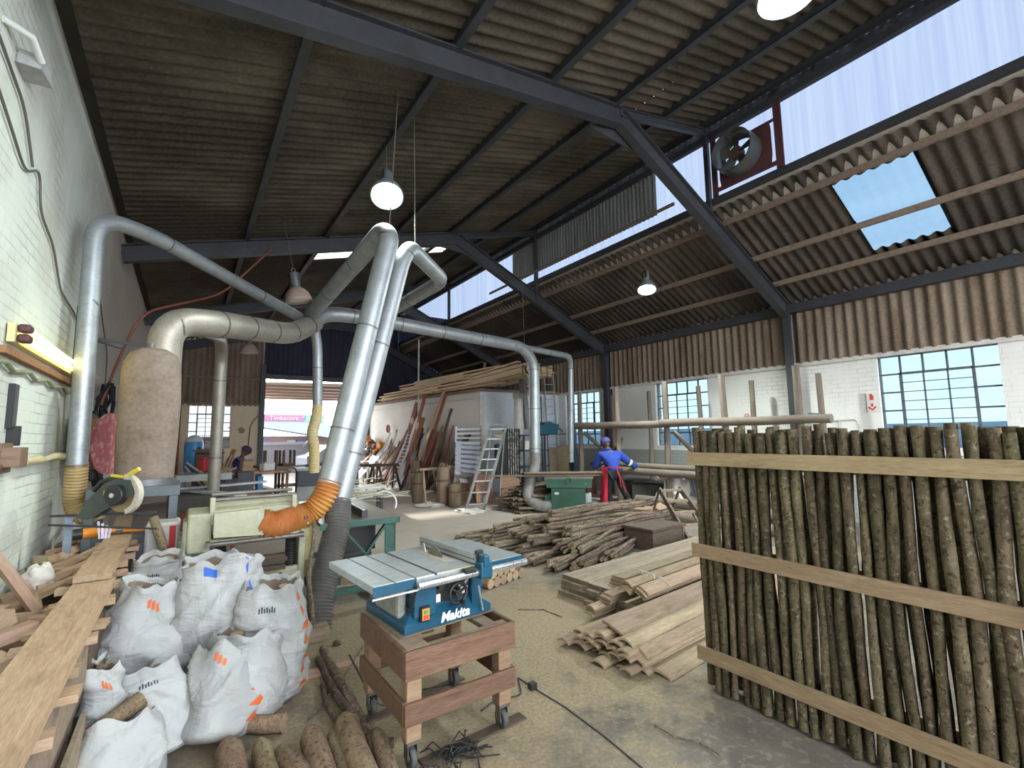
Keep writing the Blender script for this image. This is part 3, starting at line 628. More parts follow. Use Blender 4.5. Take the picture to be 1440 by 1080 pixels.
def board_mesh(name,L,w,t,mat,bev=.002,end=None,warp=0,arch=0,n=6):
    """board lying along +X, width y, thickness z (0..t)"""
    m=MB(); K=6 if (warp or arch) else 1; J=n if arch else 1; vs=[];fs=[];ms=[]
    for s in (0,1):
        for i in range(K+1):
            for j in range(J+1):
                y=-w/2+w*j/J; z=s*t+arch*(1-(2*y/w)**2)+warp*math.sin(PI*i/K); vs.append((L*i/K,y,z))
    q=(K+1)*(J+1); ix=lambda s,i,j:s*q+i*(J+1)+j
    for i in range(K):
        for j in range(J):
            fs.append((ix(0,i,j),ix(0,i,j+1),ix(0,i+1,j+1),ix(0,i+1,j))); ms.append(0)
            fs.append((ix(1,i,j),ix(1,i+1,j),ix(1,i+1,j+1),ix(1,i,j+1))); ms.append(0)
        fs.append((ix(0,i,0),ix(0,i+1,0),ix(1,i+1,0),ix(1,i,0))); fs.append((ix(0,i,J),ix(1,i,J),ix(1,i+1,J),ix(0,i+1,J))); ms+=[0,0]
    for j in range(J):
        fs.append((ix(0,0,j),ix(1,0,j),ix(1,0,j+1),ix(0,0,j+1))); fs.append((ix(0,K,j),ix(0,K,j+1),ix(1,K,j+1),ix(1,K,j))); ms+=[1,1]
    m.v=vs;m.f=fs;m.m=ms; o=m.build(name,[mat,end or mat]); d=o.data; bpy.data.objects.remove(o); return d
mPost=barkm('peeled_post_wood',(.16,.11,.07),(.29,.215,.135),(.35,.28,.19),.15,(.5,.75))
# ---- the panel of upright sticks at the right
fp=thing('stick_fence_panel',(3.0,1.0,0),label='large upright fence panel of rough bark sticks at the right',cat='fence panel')
sticks=[log_mesh('stick',1.70,.033,.026,.024,[mBark,mGreyEnd],9,16,s,.2) for s in range(9)]
random.seed(5); y=2.05; i=0
while y>-.34:
    for lay in (0,1):
        r=rnd(.74,1.02) if lay==0 else rnd(.9,1.15); x0=(-.015 if lay==0 else .085)+rnd(-.004,.004); yy=y-(0 if lay==0 else .034)
        M=Matrix.Translation((x0,yy-1.0,0.015+rnd(-.012,.02)))@Euler((rnd(-.012,.012),-PI/2,0)).to_matrix().to_4x4()@Matrix.Rotation(rnd(0,6.28),4,'X')@Matrix.Diagonal((rnd(.985,1.01),r,r,1))
        if random.random()<.5: M=M@Matrix.Translation((1.70,0,0))@Matrix.Rotation(PI,4,'Z')
        inst('stick',sticks[i%9],M,None,None,parent=fp); i+=1
    y-=rnd(.060,.071)
rail=board_mesh('fence_rail',2.5,.088,.022,wood('fence_rail_wood',(.24,.16,.09),(.42,.31,.19),.12),end=mCut)
for z,xr in ((1.525,-.07),(.905,-.07),(.235,-.07),(1.50,.14),(.88,.14),(.21,.14)):
    M=Matrix.Translation((xr,1.10,z))@Matrix(((0,0,1,0),(-1,0,0,0),(0,-1,0,0),(0,0,0,1)))@Matrix.Rotation(rnd(-.004,.004),4,'Z')
    inst('rail',rail,M,None,None,parent=fp)
# ---- bundles of thin sticks
tw=[log_mesh('thin_stick',rnd(2.1,2.6),.025,.016,.07,[mTwig,mCut],7,12,20+s,.14) for s in range(10)]
random.seed(11)
B=[(3.75,6.95,.03,3,2),(4.0,6.55,.03,-2,2),(3.85,6.1,.03,4,2),(3.95,5.65,.03,-3,2),(3.8,5.2,.03,8,2),(3.85,4.78,.03,15,2),(4.15,4.62,.03,22,2),
   (4.15,6.6,.17,2,1),(4.2,6.1,.17,6,1),(4.15,5.6,.17,-5,1),(4.25,5.15,.17,10,1),(4.3,4.85,.17,20,1),(4.5,6.15,.30,5,0),(4.45,5.6,.30,-3,0),(4.55,5.25,.30,3,0),(4.7,5.85,.42,0,0),(5.4,6.7,.20,8,0),(5.9,7.15,.05,-14,0),(5.2,7.5,.05,6,0),(4.75,4.62,.05,26,0)]
for bi,(x,y,z,a,l) in enumerate(B):
    for k in range(9):
        ring=[(0,0),(.05,0),(.1,0),(-.05,0),(.025,.045),(-.025,.045),(.075,.045),(0,.09),(.05,.09)][k]
        A=math.radians(a+rnd(-2.2,2.2)); px_=x+rnd(-.09,.09)-math.sin(A)*ring[0]; py=y+ring[0]*math.cos(A)
        M=Matrix.Translation((px_,py,z+ring[1]+rnd(0,.012)))@Euler((0,rnd(-.012,.006),A)).to_matrix().to_4x4()@Matrix.Rotation(rnd(0,6.28),4,'X')
        s_=rnd(.85,1.2); M=M@Matrix.Diagonal((rnd(.85,1.05),s_,s_,1))
        inst('stick',tw[(bi*3+k)%10],M,'thin rough brown stick in the heap of stick bundles behind the saws','stick','thin sticks heaped in bundles on the floor')
# ---- stack of grey planks
random.seed(3)
mPlk=wood('stack_plank',(.24,.185,.13),(.42,.335,.25),.14,.02)
pk=[board_mesh('plank',3.3,w,.045,mPlk,end=mGreyEnd) for w in (.105,.13,.15)]
A=math.radians(5.5); R0=Matrix.Rotation(A,4,'Z')
for lay in range(4):
    y=0; j=0
    while y<(.98 if lay<3 else .62):
        w=(.105,.13,.15)[(lay+j*2)%3]; 
        o=V((3.42+rnd(-.03,.03)+(.02*lay),4.15-y-w/2-(.02 if lay<3 else 0),.002+.0475*lay))
        M=Matrix.Translation(o)@R0@Euler((0,0,rnd(-.006,.006))).to_matrix().to_4x4()
        inst('plank',pk[(lay+j*2)%3],M,'grey sawn plank in the low flat stack behind the curved boards','plank','grey planks in the low flat stack'); y+=w+.006; j+=1
# ---- heap of curved slab boards
mSlab=wood('slab_board',(.19,.135,.085),(.37,.28,.19),.18,.02)
sb=[board_mesh('slab_board',2.6,w,.016,mSlab,end=mCut,arch=a) for w,a in ((.12,.022),(.10,.016),(.14,.028))]
Ld='curved offcut board in the heap of half-round boards'
for lay in range(6):
    for j in range(6 if lay<3 else 4 if lay<5 else 3):
        o=V((2.66+rnd(-.09,.13)+.015*lay,2.46+.125*j+rnd(-.02,.02)+.02*lay,.004+.032*lay))
        inst('slab_board',sb[(lay+j)%3],Matrix.Translation(o)@Euler((rnd(-.1,.1),rnd(-.004,.002),A+rnd(-.02,.02))).to_matrix().to_4x4(),Ld+' near the fence panel','board','curved boards in the heap')
wd=[board_mesh('wide_board',2.6,.25,.02,mSlab,end=mCut,arch=.012),board_mesh('wide_board',2.6,.19,.02,mSlab,end=mCut,arch=.02)]
inst('wide_board',wd[0],Matrix.Translation((2.80,2.74,.19))@Euler((.30,0,A)).to_matrix().to_4x4(),'broad pale board on top of the curved board heap, upper one','board')
inst('wide_board',wd[1],Matrix.Translation((2.80,2.52,.12))@Euler((.42,0,A)).to_matrix().to_4x4(),'second broad pale board sloping down the front of the curved board heap','board')
inst('wide_board',wd[1],Matrix.Translation((2.84,2.36,.004))@Euler((.05,0,A)).to_matrix().to_4x4(),'lowest broad board on the floor along the front of the heap','board')
mSt=flatm('white_strap',(.8,.78,.72),.5)
def strapped(x,y,z,n,w,t,roll,label,L=2.3,arch=0,ang=6):
    d=board_mesh('bundled_board',L,w,t,mSlab,end=mCut,arch=arch); R=Matrix.Translation((x,y,z))@Euler((roll,0,math.radians(ang))).to_matrix().to_4x4()
    for k in range(n): inst('bundled_board',d,R@Matrix.Translation((rnd(-.02,.02)+k*.008,rnd(-.004,.004),k*(t+.003))),label,'board',label+'s')
    H=n*(t+.003)+arch; m=MB()
    for a,b in (((-w/2-.003,0),(-w/2-.003,H)),((-w/2,H+.003),(0,H+.003+ (0 if arch else 0))),((0,H+.003),(w/2,H+.003-(arch*.0))),((w/2+.003,0),(w/2+.003,H))): m.bar((.38,a[0],a[1]),(.38,b[0],b[1]),.012,.002,up=(1,0,0))
    o=m.build('strap',mSt); o.matrix_basis=R; tag(o,'white strap round the '+label.replace(' board',' boards'),'strap')
strapped(3.62,3.50,.18,5,.16,.017,.0,'thin flat board in the strapped bundle beside the grey planks')
strapped(3.42,3.20,.245,4,.13,.016,.12,'rounded board in the strapped bundle above the curved heap',arch=.03)
strapped(3.45,3.06,.235,4,.12,.015,.5,'tilted board in the front strapped bundle above the curved heap',arch=.01)
strapped(3.30,3.34,.14,4,.11,.017,.1,'dark-ended board in the short bundle under the strapped ones',L=2.0)
strapped(3.14,3.38,.05,4,.1,.017,.2,'narrow board at the far edge of the curved heap',L=2.3,arch=.015)
# ---- stacked short round posts behind the saw
rp=[log_mesh('round_post',1.1,.056,.052,.02,[mPost,mCut],14,6,50+s,.06) for s in range(4)]
random.seed(9)
for k,(i,l) in enumerate(((0,0),(1,0),(2,0),(3,0),(4,0),(5,0),(0,1),(1,1),(2,1),(3,1))):
    b=V((2.90+.106*i+.052*l,4.70+.03*i+.015*l,.058+.1*l)); inst('round_post',rp[k%4],Matrix.Translation(b)@Euler((0,0,math.radians(106+rnd(-2,2)))).to_matrix().to_4x4(),'short peeled round post in the small stack behind the blue saw','post','peeled posts stacked behind the saw')
# ---- pointed posts at the bottom edge
pp=[log_mesh('pointed_post',1.4,.065,.06,.02,[mPost,mCut],16,8,60+s,.06,1) for s in range(4)]
for k,(x,y,z,s_,a,l) in enumerate(((.27,3.16,.07,1.08,-92,'knotty brown round post at the bottom edge nearest the sacks'),(.42,3.10,.05,.8,-90,'slim pale post end between knotty post and the gap'),(.50,2.95,.06,.85,-80,'low round post end in the middle of the bottom edge'),(.66,3.02,.07,1.0,-93,'split pointed post at the bottom edge'),(.76,2.94,.05,.75,-95,'short darker post beside split pointed post'),(.85,3.02,.07,1.1,-97,'large rounded post end beside the long poles'),(.97,2.82,.05,.75,-99,'rough post at the right end of the bottom row'))):
    inst('round_post',pp[k%4],Matrix.Translation((x,y,z))@Euler((0,.02,math.radians(a))).to_matrix().to_4x4()@Matrix.Diagonal((1,s_,s_,1)),l,'post')
inst('round_post',rp[0],Matrix.Translation((.56,3.22,.05))@Euler((0,0,math.radians(150))).to_matrix().to_4x4()@Matrix.Diagonal((.25,.9,.9,1)),'short sawn log lying beside the striped sack','post')
lp=[log_mesh('long_pole',1.9,.035,.03,.05,[mTwig,mCut],10,14,80+s,.1) for s in range(2)]
inst('long_pole',lp[0],along((.99,4.15,.035),(.90,2.3,.04)),'long grey pole on the floor left of the trolley','pole')
inst('long_pole',lp[1],along((.92,4.0,.03),(.99,2.1,.03))@Matrix.Diagonal((1,.8,.8,1)),'second long thin pole crossing beside the trolley','pole')
inst('long_pole',lp[1],along((.86,3.6,.02),(.84,2.9,.02))@Matrix.Diagonal((.4,.5,.5,1)),'short thin stick beside the long poles','stick')
inst('floor_board',board_mesh('floor_board',1.35,.11,.02,mPineP),Matrix.Translation((.62,3.84,.0))@Euler((0,0,-.02)).to_matrix().to_4x4(),'thin pinkish board on the floor running under the trolley','board')
tag(MB().tube([(.70,3.25,.01),(1.0,3.6,.03),(1.3,4.1,.01)],.006,6).build('thin_cane',mTwig),'thin cane lying across the long poles','stick')
for p0,p1,l in (((1.10,2.49,.0),(1.78,2.53,.0),'flat dark steel strip under the near trolley wheels'),((.95,3.02,0),(1.70,3.16,0),'flat dark steel strip under the far trolley wheels')):
    tag(MB().bar(V(p0)+V((0,0,.006)),V(p1)+V((0,0,.006)),.07,.012).build('steel_strip',mDarkW),l,'strip')
tag(MB().cyl((1.02,2.72,0),(1.02,2.72,.045),.018,n=14).build('wood_plug',mDarkW),'small dark wood plug standing beside the steel strip','plug')
tag(MB().tube([(2.02,2.92,.006),(2.03,2.7,.006),(2.05,2.45,.006),(2.04,2.1,.006),(1.99,1.6,.006)],.004,6).build('power_cord',mBlack),'thin dark cord running straight across the floor to the right','cord')
tag(MB().tube(fillet([(2.02,2.92,.006),(1.9,2.7,.01),(1.75,2.78,.01),(1.6,2.72,.01)],.1),.005,6).box((2.02,2.75,.02),(.05,.04,.04)).build('power_cord',mBlack),'dark cord with small plug beside the trolley wheel','cord')
tag(MB().tube(fillet([(.95,3.3,.3),(1.05,3.0,.05),(1.3,3.2,.01),(1.9,2.98,.01)],.2),.006,6).build('power_cord',mBlack,smooth=True),'dark cord looping under the trolley','cord')
m=MB(); random.seed(2)
for k in range(46):
    a=rnd(0,6.28); L=rnd(.05,.2); x,y=1.27+rnd(-.11,.11),2.42+rnd(-.06,.06); z=rnd(.004,.05); m.tube([(x,y,z),(x+L*.5*math.cos(a),y+L*.4*math.sin(a),z+rnd(0,.03)),(x+L*math.cos(a),y+L*.7*math.sin(a),.004+rnd(0,.03))],.004,5)
tag(m.build('dark_scraps',mBlack),'tangle of thin black scraps on the floor in front of trolley','scraps',kind='stuff')
tag(MB().tube([(2.35,2.0,.008),(2.33,1.85,.02),(2.42,1.75,.008),(2.40,1.62,.02)],.004,6).build('twig',mTwig),'bent twig on the floor left of the fence panel','twig')
tag(MB().tube([(2.78,4.0,.006),(2.98,3.85,.006),(3.0,3.6,.006)],.006,6).build('twig',mTwig),'thin stick on the floor between saw and grey planks','twig')
# ---- timber rack along the left wall
rk=thing('timber_rack',(-.68,4.2,0),label='low timber rack of boards along the left wall holding offcuts',cat='rack')
MB().b2((-1.03,1.6,.44),(-.36,6.7,.48)).build('shelf',mDarkW,rk,world=True)
for y in (1.9,3.1,4.3,5.5,6.6):
    for x in (-.98,-.40): MB().b2((x-.03,y-.04,0),(x+.03,y+.04,.44 if x>-.9 else .7)).build('post',mPlankGrey,rk,world=True)
MB().b2((-.375,1.6,.50),(-.352,3.3,.72)).build('side_board',mPlankGrey,rk,world=True); MB().b2((-.345,1.7,.18),(-.325,3.15,.42)).build('side_board',mPlankGrey,rk,world=True)
MB().b2((-.375,3.4,.5),(-.352,6.6,.70)).build('side_board',mDarkW,rk,world=True)
pl=[board_mesh('rack_plank',2.45,.21,.04,mPine,end=mCut),board_mesh('rack_plank',1.75,.19,.04,mPine,end=mCut)]
inst('rack_plank',pl[0],along((-.44,1.75,.775),(-.44,4.2,.765)),'long pale plank along the rack edge, nearest the camera','plank')
inst('rack_plank',pl[1],along((-.45,4.15,.81),(-.46,5.9,.80)),'second long plank along the rack edge behind the first','plank')
inst('rack_plank',pl[1],along((-.46,5.85,.855),(-.50,7.1,1.02))@Matrix.Diagonal((.7,.7,.6,1)),'far short plank sloping up towards the collector stand','plank')
random.seed(21)
blk=[board_mesh('offcut',.30,.09,.045,mPine,end=mCut),board_mesh('offcut',.5,.075,.04,mPineP,end=mCut),board_mesh('offcut',.62,.10,.032,mPine,end=mCut),board_mesh('offcut',.42,.14,.05,mPineP,end=mCut)]
for k in range(13):   # spacer blocks poking out under the long planks
    y=1.9+k*.32+rnd(-.05,.05); inst('spacer_block',blk[k%3],Matrix.Translation((-.62+rnd(0,.02),y,.72+.035*(y>4.1)))@Euler((0,0,rnd(-.12,.12))).to_matrix().to_4x4()@Matrix.Diagonal((1 if k%3==0 else .62 if k%3==1 else .52,1,.9,1)),'stubby spacer block poking out under the rack planks','block','spacer blocks under the rack planks')
for k in range(52):
    y=rnd(2.3,6.9); a=random.choice([rnd(-.5,.5),rnd(.6,1.2),rnd(1.2,1.9)]); x=rnd(-1.0,-.82) if abs(a)<.6 else rnd(-.95,-.68); z=.50+rnd(0,.20)+(.06 if y>4.8 else 0)
    inst('offcut',blk[k%4],Matrix.Translation((x,y,z))@Euler((rnd(-.5,.5),rnd(-.2,.25),a)).to_matrix().to_4x4()@Matrix.Diagonal((1 if abs(a)>.6 else .62,rnd(.8,1.2),rnd(.8,1.3),1)),'pale timber offcut lying loose in the rack by the left wall','offcut','timber offcuts in the rack')
for p0,p1,s_,l in (((-.99,3.45,.62),(-.62,3.95,.80),(1,.9,1.6),'thick pinkish beam offcut at the left picture edge'),((-.97,3.0,.60),(-.6,3.2,.68),(1,1.1,1.4),'pinkish beam offcut at the edge in front of the thick one'),((-.98,4.35,.60),(-.58,4.6,.73),(.9,.8,1.2),'long cross offcut in the middle of the rack'),((-.98,4.75,.62),(-.58,4.95,.75),(.9,.8,1.2),'cross offcut behind the crumpled white cloth'),((-.85,5.15,.68),(-.56,5.25,.78),(.7,.8,1.1),'short cross offcut butting against the second plank')):
    o=inst('offcut',blk[3] if s_[0]==1 else blk[2],along(p0,p1)@Matrix.Diagonal((*s_,1)),l,'offcut')
for p0,p1,l in (((-.72,4.15,.66),(-1.0,3.95,1.28),'square batten leaning on the left wall, nearer one'),((-.80,4.5,.66),(-1.02,4.1,1.18),'pale batten leaning on the left wall behind the nearer one')):
    inst('leaning_batten',board_mesh('leaning_batten',(V(p1)-V(p0)).length,.06,.045,mPineP,end=mCut),along(p0,p1),l,'batten')
mRag=dirty('white_rag',(.66,.62,.56),(.5,.46,.42),4,.9)
def crumple(name,c,s,mat,label,cat,seed=1,n=24,amp=.45,flat=.5):
    m=MB(); pr=[(math.sin(PI*i/14)+1e-5,-math.cos(PI*i/14)) for i in range(15)]; m.lathe(pr,n=n)
    for i,p in enumerate(m.v):
        q=V(p); k=1+amp*(abs(noise.noise(q*1.7+V((seed,0,0))))*1.6-.3)+amp*.35*noise.noise(q*5+V((0,seed,0))); q=V((q.x*s[0]*k,q.y*s[1]*k,max(q.z,-flat)*s[2]*k)); m.v[i]=tuple(q)
    o=m.build(name,mat,smooth=70); o.location=c; return tag(o,label,cat)
crumple('white_cloth',(-.80,4.75,.75),(.08,.11,.09),mRag,'crumpled white cloth among the offcuts','cloth',3)
# ================================================================ sacks
def sackm(name,c):
    n=NT(name); co=n.co((1,1,1),off=True); f=n.noise(co,1.8,5,.6); col=n.ramp(f,[(.35,c),(.7,tuple(x*.82 for x in c))])
    f2=n.noise(n.co((2,2,5),rot=(.5,.3,.2),off=True),1.6,4,.55,1.2); col=n.mix(n.ramp(f2,[(.58,(0,0,0)),(.75,(.5,.5,.5))]),col,(.36,.30,.24))
    nb=n.bump(f2,.5,.06); nb=n.bump(n.noise(n.co((6,6,1.2),rot=(.9,.4,0),off=True),2.2,2,.4,1.2),.4,.03,nb)
    n.b.inputs['Subsurface Weight'].default_value=.0
    return n.fin(col,.5,0,nb,.35)
mSack=sackm('white_woven_sack',(.42,.425,.42)); mSackG=sackm('greyish_woven_sack',(.34,.33,.30)); mSackIn=flatm('sack_inside',(.20,.15,.11),.9)
mOrange=flatm('orange_print',(.62,.13,.03),.6); mBlue=flatm('blue_print',(.03,.12,.5),.6); mInk=flatm('dark_print',(.03,.035,.06),.6)
def sack(loc,h,w,d,rz,seed,label,rot=(0,0,0),top=.72,fold=.10,prints='',mat=None,logs=2,open_=True,belly=.36):
    e=thing('sack',loc,label=label,cat='sack',rot=(rot[0],rot[1],rz)); NU,NV=56,34
    def surf(u,v,off=0.):
        a=2*PI*u; ca,sa=math.cos(a),math.sin(a); p=2.6; k=(abs(ca)**p+abs(sa)**p)**(-1/p)
        if v<.1: r=.55+.42*math.sin(v/.1*PI/2)
        else:
            t=(v-.1)/.9; r=.97+.10*math.sin(PI*min(1,t/(belly*2)))-(1.0-top)*max(0,(t-.3)/.7)**1.5
        z=h*(max(0,v-.03)/.97 if v>.03 else 0)
        q=V((w/2*r*k*ca,d/2*r*k*sa,z)); s=V((seed*3.1,seed*1.7,0))
        n1=noise.noise(q*3.0+s)*.09+noise.noise(q*6+s)*.035
        dd=q.x*1.0+q.y*.7+q.z*(.9 if seed%2 else -.8)
        n2=(1-abs(noise.noise(V((dd*7,q.z*2.0,seed))))*2.0)**3*.030
        n3=noise.noise(V((q.x*9,q.y*9,q.z*7+seed)))*.014
        rad=V((ca,sa,0)); m_=min(1,v/.12)
        q=q+rad*((n1*min(w,d)*1.5+n2+n3)*m_+off)
        if v>.82: 
            f=(v-.82)/.18; q.z+=h*.10*f*noise.noise(V((ca*2,sa*2,seed*5)))+h*.07*f*noise.noise(V((ca*1.2+9,sa*1.2,seed))); q+=rad*.06*f*noise.noise(V((ca*1.6+3,sa*1.6,seed)))
        return q
    m=MB(); vs=[];fs=[];ms=[]
    for j in range(NV+1):
        for i in range(NU): vs.append(surf(i/NU,j/NV))
    inn=6
    for j in range(1,inn+1):
        for i in range(NU):
            q=surf(i/NU,1-j*.045,-.018-(.01*j)); vs.append(q)
    T=NV+inn
    for j in range(T):
        for i in range(NU):
            i2=(i+1)%NU; fs.append((j*NU+i,j*NU+i2,(j+1)*NU+i2,(j+1)*NU+i)); ms.append(0 if j<NV+1 else 1)
    fs.append(tuple(T*NU+i for i in range(NU))); ms.append(1); fs.append(tuple(range(NU-1,-1,-1))); ms.append(0)
    m.v=[tuple(p) for p in vs]; m.f=fs; m.m=ms
    mats=[mat or mSack,mSackIn,mOrange,mBlue,mInk]
    def patch(u0,u1,v0,v1,mi,tri=False,k=3):
        for a in range(k):
            for b in range(k):
                ua,ub=u0+(u1-u0)*a/k,u0+(u1-u0)*(a+1)/k; va,vb=v0+(v1-v0)*b/k,v0+(v1-v0)*(b+1)/k
                if tri: 
                    w0=1-b/k; w1=1-(b+1)/k; uc=(u0+u1)/2; ua0,ub0=uc+(ua-uc)*w0,uc+(ub-uc)*w0; ua1,ub1=uc+(ua-uc)*w1,uc+(ub-uc)*w1
                else: ua0=ua1=ua; ub0=ub1=ub
                m.add([surf(ua0,va,.004),surf(ub0,va,.004),surf(ub1,vb,.004),surf(ua1,vb,.004)],[(0,1,2,3)],mi)
    for pr in prints.split():
        kind,u=pr.split(':'); u=float(u)
        if kind=='tri': 
            for t in range(7): patch(u-.022,u+.026,.12+t*.12,.20+t*.12,2,True)
        if kind=='tri3':
            for t in range(4): patch(u-.035,u+.035,.2+t*.16,.31+t*.16,2,True)
        if kind=='blue': patch(u,u+.013,.12,.98,3,False,12)
        if kind=='bluetop': patch(u,u+.06,.9,.96,3)
        if kind=='ink': 
            for t in range(7): patch(u+t*.012,u+t*.012+.006,.80,.835+.012*(t%2),4)
        if kind=='red': 
            for t in range(3): patch(u+t*.02,u+.014+t*.02,.84-.02*t,.90-.02*t,2)
        if kind=='lab': patch(u,u+.05,.45,.75,4)
    m.build('sack_cloth',mats,e,smooth=80)
    if open_:
        for k in range(logs):
            a=rnd(0,6.28); o=MB().tube([(rnd(-.06,.06),rnd(-.05,.05),h*.45),(w*.16*math.cos(a),d*.16*math.sin(a),h*rnd(.88,.97))],rnd(.03,.045),12,mc=1).build('firewood_piece',[mTwig,mCut],e)
    return e
random.seed(4)
sack((-.17,3.98,0),.80,.60,.46,.15,1,'big bulging white sack standing by the rack, with a twisted top',rot=(.0,.06,0),top=.50,prints='red:.72',belly=.42)
sack((.24,3.92,0),.90,.50,.38,-.45,2,'tall white sack with a blue seam beside the planer',top=.86,fold=.2,prints='blue:.93 bluetop:.72',logs=0)
sack((.56,3.72,0),.74,.40,.40,-.3,3,'white sack with a row of orange triangles down its right side',top=.85,prints='tri:.93 ink:.70',logs=2)
sack((.36,3.50,0),.52,.42,.36,.3,5,'half-open white sack showing cut firewood, in front of the tall one',rot=(-.10,.10,0),top=.75,prints='',logs=4)
sack((.20,3.35,.02),.46,.40,.34,.5,6,'slumped white sack with scattered orange triangles at the front',rot=(-.2,.35,0),top=.8,prints='tri3:.82 red:.6',logs=3)
sack((-.05,3.36,.02),.44,.42,.36,.2,7,'crumpled white sack lying between the front sacks',rot=(-.35,-.1,0),top=.6,prints='ink:.7',logs=1)
sack((-.20,3.15,.0),.34,.40,.36,.0,8,'low white sack at the bottom edge of the picture',rot=(-.3,0,0),top=.7,logs=1)
sack((-.27,3.42,.05),.50,.20,.30,.2,9,'narrow white sack wedged against rack side board',rot=(0,-.1,0),top=.6,prints='red:.75',logs=1)
sack((-.30,4.42,.0),.76,.34,.30,.2,10,'greyish sack behind the big bulging one, beside the rack',top=.6,prints='red:.70',mat=mSackG)
sack((-.12,4.95,0),.78,.40,.34,.1,12,'white sack with a dark printed label, behind the front sacks',top=.8,prints='lab:.86 ink:.66')
sack((.12,5.35,0),.82,.40,.34,-.2,13,'white sack with blue prints beside the planer end',top=.6,prints='blue:.86 bluetop:.7',logs=0)
sack((.02,6.3,0),.72,.46,.42,.4,14,'dull grey-green sack in shadow behind the planer',top=.6,mat=sackm('olive_sack',(.17,.16,.13)))
inst('round_post',rp[1],along((-.12,3.28,.36),(-.38,3.12,.26))@Matrix.Diagonal((.42,.8,.8,1)),'pale peeled stick resting on the front sacks','stick')
inst('leaning_post',rp[2],along((.0,5.25,.40),(-.20,5.45,1.0))@Matrix.Diagonal((.62,.7,.7,1)),'greenish round post leaning up among the rear sacks','post')
e=tag(MB().b2((-.26,5.5,0),(.0,5.85,.95)).build('paper_sack_box',[dirty('white_paper',(.6,.58,.55),None,4)],bevel=.02),None,None); tag(e,'white paper carton with red mark standing behind the sacks','carton')
MB().b2((-.08,5.49,.70),(-.03,5.496,.92)).build('red_mark',flatm('red_mark',(.5,.03,.03)),e)
# ================================================================ cream planer-thicknesser
mCream=dirty('cream_machine_paint',(.45,.44,.31),(.32,.305,.21),4,.5,0,.1); mIron=dirty('worn_cast_iron',(.22,.20,.18),(.12,.11,.10),9,.45,.4)
pm=thing('planer_machine',(.55,5.35,0),.0,label='cream thickness planer standing behind the sacks',cat='planer')
def P(name,mb,mat,par,**k): return mb.build(name,mat,par,**k)
m=MB(); m.b2((-.30,-.30,0),(.40,.35,.50)); b=P('base_cabinet',m,mCream,pm,bevel=.012,seg=2)
m=MB()
for k in range(5): m.b2((-.15+.0*k,-.306,.10+.045*k),(.12,-.298,.112+.045*k))
P('louvre',m,mIron,b); P('door_knob',MB().cyl((.25,-.30,.44),(.25,-.335,.44),.018),mBlack,b); P('cover_plate',MB().b2((-.28,-.306,.36),(.39,-.30,.365)),mIron,b)
for x in (-.24,.34):
    m=MB(); hose(m,[(x,-.22,.5),(x,-.22,.78)],.045,.022,.08,smoothp=False); P('bellows',m,mBlack,pm,smooth=True)
P('bed_table',MB().b2((-.33,-.36,.77),(.40,.40,.83)),mCream,pm,bevel=.008)
for y in (-.37,): 
    P('roller',MB().cyl((-.35,-.38,.80),(.42,-.40,.80),.02),mIron,pm,smooth=True)
P('roller_frame',MB().b2((.38,-.40,.77),(.43,-.05,.82)).b2((-.36,-.40,.77),(-.33,-.1,.82)),mIron,pm)
hd=P('cutter_head',MB().prism([(-.26,.90),(-.26,1.06),(-.12,1.13),(.28,1.13),(.34,1.06),(.34,.90)],-.32,.40,axes='yz'),mCream,pm,bevel=.01)
P('cutter_slot',MB().b2((-.30,-.27,.845),(.38,.3,.90)),mBlack,pm)
P('end_cover',MB().b2((-.50,-.30,.72),(-.32,.22,1.06)),mCream,pm,bevel=.02,seg=3); P('end_cap',MB().b2((-.53,-.26,.66),(-.46,.05,1.0)),mCream,pm,bevel=.015)
P('upright_post',MB().b2((-.34,-.30,.95),(-.30,-.24,1.19)),mCream,pm,bevel=.004); P('upright_post',MB().b2((.33,-.30,.95),(.37,-.24,1.17)),mCream,pm,bevel=.004)
for y,z in ((-.20,1.16),(.0,1.19)): P('top_roller',MB().cyl((-.32,y,z),(.38,y+.02,z),.018),mIron,pm,smooth=True)
P('hose_hood',MB().prism([(-.30,.88),(.06,.86),(.06,1.07),(-.30,1.06)],-.46,-.30,axes='xz'),mCream,pm,bevel=.012,seg=2)
P('belt_guard',MB().prism([(.35,-.1),(.35,.45),(.10,.60),(-.18,.5),(-.22,.1),(-.1,-.1)],.42,.54,axes='yz',c=(0,.0,.42)),dirty('yellowed_guard',(.50,.43,.20),(.38,.31,.14),5,.5),pm,bevel=.03,seg=3)
P('side_column',MB().b2((.40,-.30,.02),(.46,.3,.95)),mCream,pm,bevel=.008); P('switch_box',MB().b2((.40,-.36,.88),(.48,-.28,1.02)),mCream,pm,bevel=.006)
P('dial',MB().cyl((.44,-.37,.95),(.44,-.385,.95),.02),mBlack,pm)
for k,(x0,y0,x1,z) in enumerate(((.30,4.98,.84,.52),(.32,5.05,.86,.58),(.34,4.94,.8,.55))):
    inst('short_board',board_mesh('short_board',.52,.07,.04,mDarkW,end=mCut),Matrix.Translation((x0,y0+.05*k,z-.0))@Euler((0,0,.12*k-.1)).to_matrix().to_4x4(),('dark board lying under planer bed, lowest','dark board lying under planer bed, topmost','dark board lying under planer bed, at the front')[k],'board')
